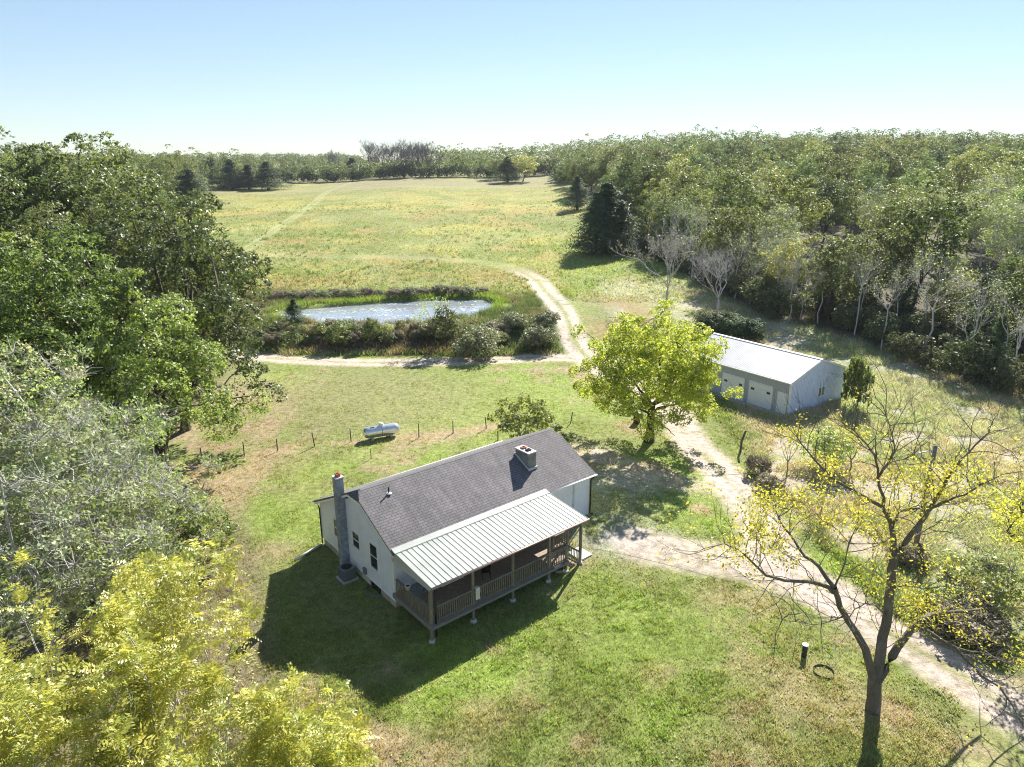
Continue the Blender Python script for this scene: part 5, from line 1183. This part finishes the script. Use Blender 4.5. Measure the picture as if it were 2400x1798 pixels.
# ------------------------------------------------------------------ shrubs of the pond bank and the rough ground
def shrubs():
    def sp(seed, h, rd, leafm, n=26, per=150, sz=.2, tw=250, bark='bark_grey'): return broadleaf(seed, h, rd, .15, n, per, sz, rd*.34, M[leafm], M[bark], .05, -.55, 7, .85, fill=.6, name='shrub', extra_twigs=tw)
    pr = {k: sp(500+i, *a) for i, (k, a) in enumerate(dict(brown=(2.2, 1.7, 'weed', 26, 150, .17, 500), dark=(2.4, 1.9, 'bush', 30, 190, .17, 260), yel=(2.6, 1.5, 'olive', 22, 110, .18, 200), green=(2.6, 1.6, 'oak_light', 26, 180, .18, 120), pale=(2.8, 1.6, 'pale', 22, 90, .18, 350)).items())}
    pr['sapl'] = baretree(515, 4.5, M['bark_grey'], M['yellow'], 420, .14, depth=4, name='sapling', kids=2, upp=.3, nl=4)
    first = {}
    def put(kind, px, py, h, lb, w=1.0, name='shrub', cat='shrub', group=None):
        q = gp(px, py); base = dict(brown=2.2, dark=2.4, yel=2.6, green=2.6, pale=2.8, sapl=4.5)[kind]; s = h/base
        if kind not in first: o = first[kind] = tree(name, pr[kind], lb, cat, q[0], q[1], random.random()*6, s)
        else: o = copytree(first[kind], q[0], q[1], random.random()*6, s, lb)
        o.scale = (s*w, s*w, s)
        if group: o['group'] = group
        elif 'group' in o: del o['group']
    put('yel', 795, 806, 2.9, 'yellow shrub on the pond bank, the brightest of the row', 1.1); put('yel', 873, 800, 3.0, 'slim yellow-green shrub on the pond bank right of the brightest one', .75)
    put('dark', 1118, 836, 3.4, 'round dark shrub on the pond bank above the dirt track', 1.15); put('dark', 1262, 812, 2.5, 'round dark bush in the rank grass inside the track bend', 1.1); put('dark', 1205, 768, 2.0, 'left one of the two dark bushes near the pond end', 1.2); put('dark', 1278, 765, 2.0, 'right one of the two dark bushes near the pond end', 1.2)
    put('green', 1320, 1040, 1.0, 'tiny green plant near the yard fence', 1)
    i = 0
    for px in range(636, 1200, 38):
        for py in (782, 799):
            k = ('brown', 'brown', 'pale', 'dark', 'yel')[(i*7+px//13) % 5]
            put(k, px+random.uniform(-9, 9), py+random.uniform(-8, 8), random.uniform(.8, 1.7), 'brown brushy shrub of the row on the pond bank' if k == 'brown' else 'grey-green shrub of the row on the pond bank' if k == 'dark' else 'thin pale shrub of the row on the pond bank' if k == 'pale' else 'olive-leaved shrub of the row on the pond bank', random.uniform(.9, 1.6), group='brush along the pond bank'); i += 1
    for px in range(620, 1160, 34): put('brown' if (px//34) % 2 else 'dark', px, 703-(px-620)*.027+random.uniform(-3, 3), random.uniform(.9, 1.5), 'low brownish shrub on the far bank of the pond', 1.5, group='low shrubs on the far pond bank')
    # garage corner vine, shrubs and saplings beside the drive
    put('green', 2000, 955, 5.2, 'tall leafy creeper-covered bush at the back corner of the garage', .42, 'tall_bush', 'bush')
    for j, (k, px, py, h, w, lb) in enumerate((('brown', 1778, 1112, 1.5, .9, 'low twiggy bush by the drive, below the front corner of the garage'), ('sapl', 1842, 1118, 4.6, 1.0, 'slender yellow-green sapling standing between drive and rough ground'),
            ('brown', 1805, 1150, 1.1, 1.2, 'low rusty weed clump at the drive edge'), ('pale', 1935, 1100, 3.4, 1.0, 'pale twiggy shrub behind the saplings'), ('sapl', 1925, 1190, 4.4, 1.0, 'yellow sapling just left of the utility pole line'), ('sapl', 1990, 1110, 4.2, 1.3, 'yellow-topped shrub below the garage window'),
            ('pale', 2200, 1440, 1.8, 1.3, 'pale grey brush heap right of the big half-bare tree'), ('brown', 2260, 1490, 1.7, 1.5, 'brown twiggy brush at the far side of the drive'), ('pale', 2290, 1420, 3.0, 1.4, 'pale twiggy brush behind the drive at the photo edge'),
            ('brown', 2130, 1330, 1.3, 1.1, 'brown bush at the foot of the utility pole'), )): put(k, px, py, h, lb, w)
    # tree by the pond, small cedars, saplings at the pond
    tree_at('cedar', 692, 762, 700, 'small dark cedar at the left end of the pond', 0, 1.5)
    tree('pond_tree', broadleaf(520, 5.6, 1.9, 1.0, 40, 110, .2, .6, M['oak_dark'], M['bark'], .07, -.6, 6, .8, fill=.5, name='pond_tree'), 'slender dark green tree rising in front of the pond', 'tree', *gp(1048, 822)[:2])
    t2 = baretree(521, 6.5, M['bark_grey'], M['pale'], 500, .16, depth=4, name='sapling', kids=2)
    a = tree('sapling', t2, 'pale feathery sapling behind the slender dark green tree at the pond', 'sapling', *gp(1020, 800)[:2]); 
    for px, py, s, lb in ((1105, 805, .7, 'thin orange-tipped sapling against the bright water'), (1202, 730, .75, 'thin bare sapling at the right end of the pond'), (985, 790, .5, 'thin sapling at the water edge, left of the slender dark tree')):
        q = gp(px, py); copytree(a, q[0], q[1], px, s, lb)
    # the small bushy tree behind the house
    tree('locust_tree', broadleaf(530, 4.3, 2.8, .9, 34, 120, .22, .62, M['oak_light'], M['bark_grey'], .13, -.5, 6, .8, fill=.5, name='locust', extra_twigs=160), 'small bushy green tree right behind the house ridge', 'tree', *gp(1228, 1050)[:2])
    # yellow tree at the right photo edge beyond the drive
    b = broadleaf(531, 9.5, 4.3, 3, 60, 130, .17, 1.2, M['yellow'], M['bark_dark'], .26, -.5, 9, .7, fill=.7, name='edge_tree', extra_twigs=700)
    tree('yellow_tree', b, 'spreading yellow-green tree cut off by the photo edge beyond the drive', 'tree', 26.6, 28.5)
shrubs()

# ------------------------------------------------------------------ grass
def blades(name, X, Y, hgt, wid, mat, col=None, mul=1.0, var=.3, lean=.5, seed=1, per=1):
    rs = np.random.default_rng(seed); n = len(X); Z = height(X, Y)
    c = gcol(X, Y) if col is None else np.broadcast_to(np.array(col), (n, 3))
    X = np.repeat(X, per)+rs.normal(size=n*per)*hgt*.5*(per > 1); Y = np.repeat(Y, per)+rs.normal(size=n*per)*hgt*.5*(per > 1); Z = np.repeat(Z, per); c = np.repeat(c, per, 0); n *= per
    a = rs.random(n)*6.283; h = hgt*(.5+rs.random(n)); w = wid*(.6+.8*rs.random(n)); dx, dy = np.cos(a)*w, np.sin(a)*w; l = rs.normal(size=(n, 2))*lean*h[:, None]
    V = np.stack([np.stack([X-dx, Y-dy, Z-.02], 1), np.stack([X+dx, Y+dy, Z-.02], 1), np.stack([X+l[:, 0], Y+l[:, 1], Z+h], 1)], 1).reshape(-1, 3)
    c = np.clip(c*mul*(1-var+2*var*rs.random((n, 1)))*(1+.12*rs.normal(size=(n, 3))), .01, .9)
    me = npmesh(name, V, np.arange(3*n).reshape(-1, 3), mat, col=np.repeat(c, 3, 0)); return tag(ob(name, me), kind='stuff')
def grassmat():
    t = NT('grass_blades'); a = t.n('ShaderNodeVertexColor'); a.layer_name = 'Col'; t.set(a.outputs[0], .6, 0, .25)
    tr = t.n('ShaderNodeBsdfTranslucent'); c = t.mix(a.outputs[0], (1.5, 1.6, 1.0), 1, 'MULTIPLY'); t.l(c, tr.inputs['Color'])
    m = t.n('ShaderNodeMixShader'); m.inputs[0].default_value = .42; t.l(t.b.outputs[0], m.inputs[1]); t.l(tr.outputs[0], m.inputs[2]); t.l(m.outputs[0], t.out.inputs['Surface']); return t.m
M['grass'] = grassmat()
def clear(x, y):
    """not on a track, not under a building, not in the pond"""
    k = dline(x, y, DRIVE)[0] > 1.7+.8*(fbm(x, y, 1.1, 2, 21)-.5)*2
    k &= dline(x, y, SPUR)[0] > 2.0
    u = (x-HX)*math.cos(HA)+(y-HY)*math.sin(HA); v = -(x-HX)*math.sin(HA)+(y-HY)*math.cos(HA); k &= ~((u > -.1) & (u < L_) & (v > 0) & (v < W_))
    d = np.abs(u-5); k &= ~((u > 10.1) & (u < 11.2) & (v > -3.4) & (v < -2.1))
    p = -(x-BX)*math.cos(BA)-(y-BY)*math.sin(BA); q = -(x-BX)*math.sin(BA)+(y-BY)*math.cos(BA); k &= ~((p > -.1) & (p < BLn+.1) & (q > -1) & (q < BWd)); return k
def scatter(n, x0, x1, y0, y1, seed, wide=.80):
    rs = np.random.default_rng(seed); Y = y0*(y1/y0)**rs.random(n); X = rs.uniform(-wide, wide, n)*Y; k = (X > x0) & (X < x1); return X[k], Y[k]
def grass():
    X, Y = scatter(230000, -26, 24, 15, 82, 61); k = clear(X, Y) & (X < 19.5+.0*Y); X, Y = X[k], Y[k]; blades('lawn_grass', X, Y, .09, .017, M['grass'], mul=1.1, var=.35, per=2, seed=62)
    X, Y = scatter(42000, -26, 24, 15, 82, 72); k = clear(X, Y) & (X < 19.5) & (fbm(X, Y, 1.3, 3, 44) > .5); X, Y = X[k], Y[k]; blades('lawn_tufts', X, Y, .15, .02, M['grass'], mul=1.08, var=.22, lean=.7, per=9, seed=73)
    # rough meadow on the right
    rs = np.random.default_rng(63); n = 90000; Y = 26*(118/26)**rs.random(n); X = rs.uniform(.22, .84, n)*Y
    lim = np.where(Y < 60, 19.2-.03*(Y-30), 14+0*Y); k = (X > lim) & clear(X, Y) & (sdpoly(X, Y, TREEEDGE) > -8) & ~((Y > 60) & (Y < 72) & (X < 19)); X, Y = X[k], Y[k]
    k = fbm(X, Y, 3, 3, 40) > .40; blades('meadow_grass', X[k], Y[k], .34, .030, M['grass'], mul=1.05, var=.35, lean=.9, per=4, seed=64)
    # rank growth on the dam and round the pond
    n = 60000; Y = rs.uniform(80, 112, n); X = rs.uniform(-42, 9, n); sd = sdpoly(X, Y, POND); k = (sd > .5) & clear(X, Y) & (dline(X, Y, FIELDTRACK)[0] > 2.6) & (fbm(X, Y, 2.2, 3, 41) > .42); X, Y = X[k], Y[k]
    blades('bank_weeds', X, Y, .55, .035, M['grass'], mul=.95, var=.4, lean=.6, per=3, seed=65)
    # field: short growth and scattered dark weeds
    X, Y = scatter(120000, -140, 40, 104, 330, 66, .62); k = (sdpoly(X, Y, POND) > 2) & (sdpoly(X, Y, TREEEDGE) > 0) & (dline(X, Y, FIELDTRACK)[0] > 2.4) & (dline(X, Y, FARTRACK)[0] > 1.8); X, Y = X[k], Y[k]; blades('field_grass', X, Y, .28, .06, M['grass'], mul=1.0, var=.35, lean=.8, per=2, seed=67)
    n = 1500; X, Y = scatter(3600, -110, 34, 110, 260, 68, .5); k = (fbm(X, Y, 18, 3, 42) > .46) & (sdpoly(X, Y, TREEEDGE) > 2); X, Y = X[k], Y[k]; blades('field_weeds', X, Y, .45, .07, M['grass'], col=(.12, .16, .045), var=.4, lean=.5, per=7, seed=69)
    # fallen leaves
    X, Y = scatter(16000, -34, 20, 16, 70, 70); k = clear(X, Y) & ((fbm(X, Y, 6, 3, 43) > .5) | (X < -17)); X, Y = X[k], Y[k]; rs2 = np.random.default_rng(71)
    V, F, r = leaves(np.stack([X, Y, height(X, Y)+.05], 1), .10, rs2, .6, None, 0, 1.5); M['litter'] = leafmat('fallen_leaf', (.28, .17, .08), (.50, .38, .22), (.3, .2, .1), .15, .6, .3, 0)
    tag(ob('fallen_leaves', npmesh('fallen_leaves', V, F, M['litter'], attr=r)), kind='stuff')
grass()

# ------------------------------------------------------------------ thin autumn haze
def haze():
    mb = MB(); mb.box(-1500, 1500, -150, 1600, -30, 75); m = bpy.data.materials.new('haze'); m.use_nodes = True; n = m.node_tree.nodes; n.remove(n['Principled BSDF'])
    v = n.new('ShaderNodeVolumePrincipled'); v.inputs['Density'].default_value = HAZE; v.inputs['Color'].default_value = (.80, .88, 1, 1); v.inputs['Anisotropy'].default_value = 0
    m.node_tree.links.new(v.outputs[0], n['Material Output'].inputs['Volume']); tag(mb.build('haze', m), kind='stuff')
HAZE = 0.00010
haze()
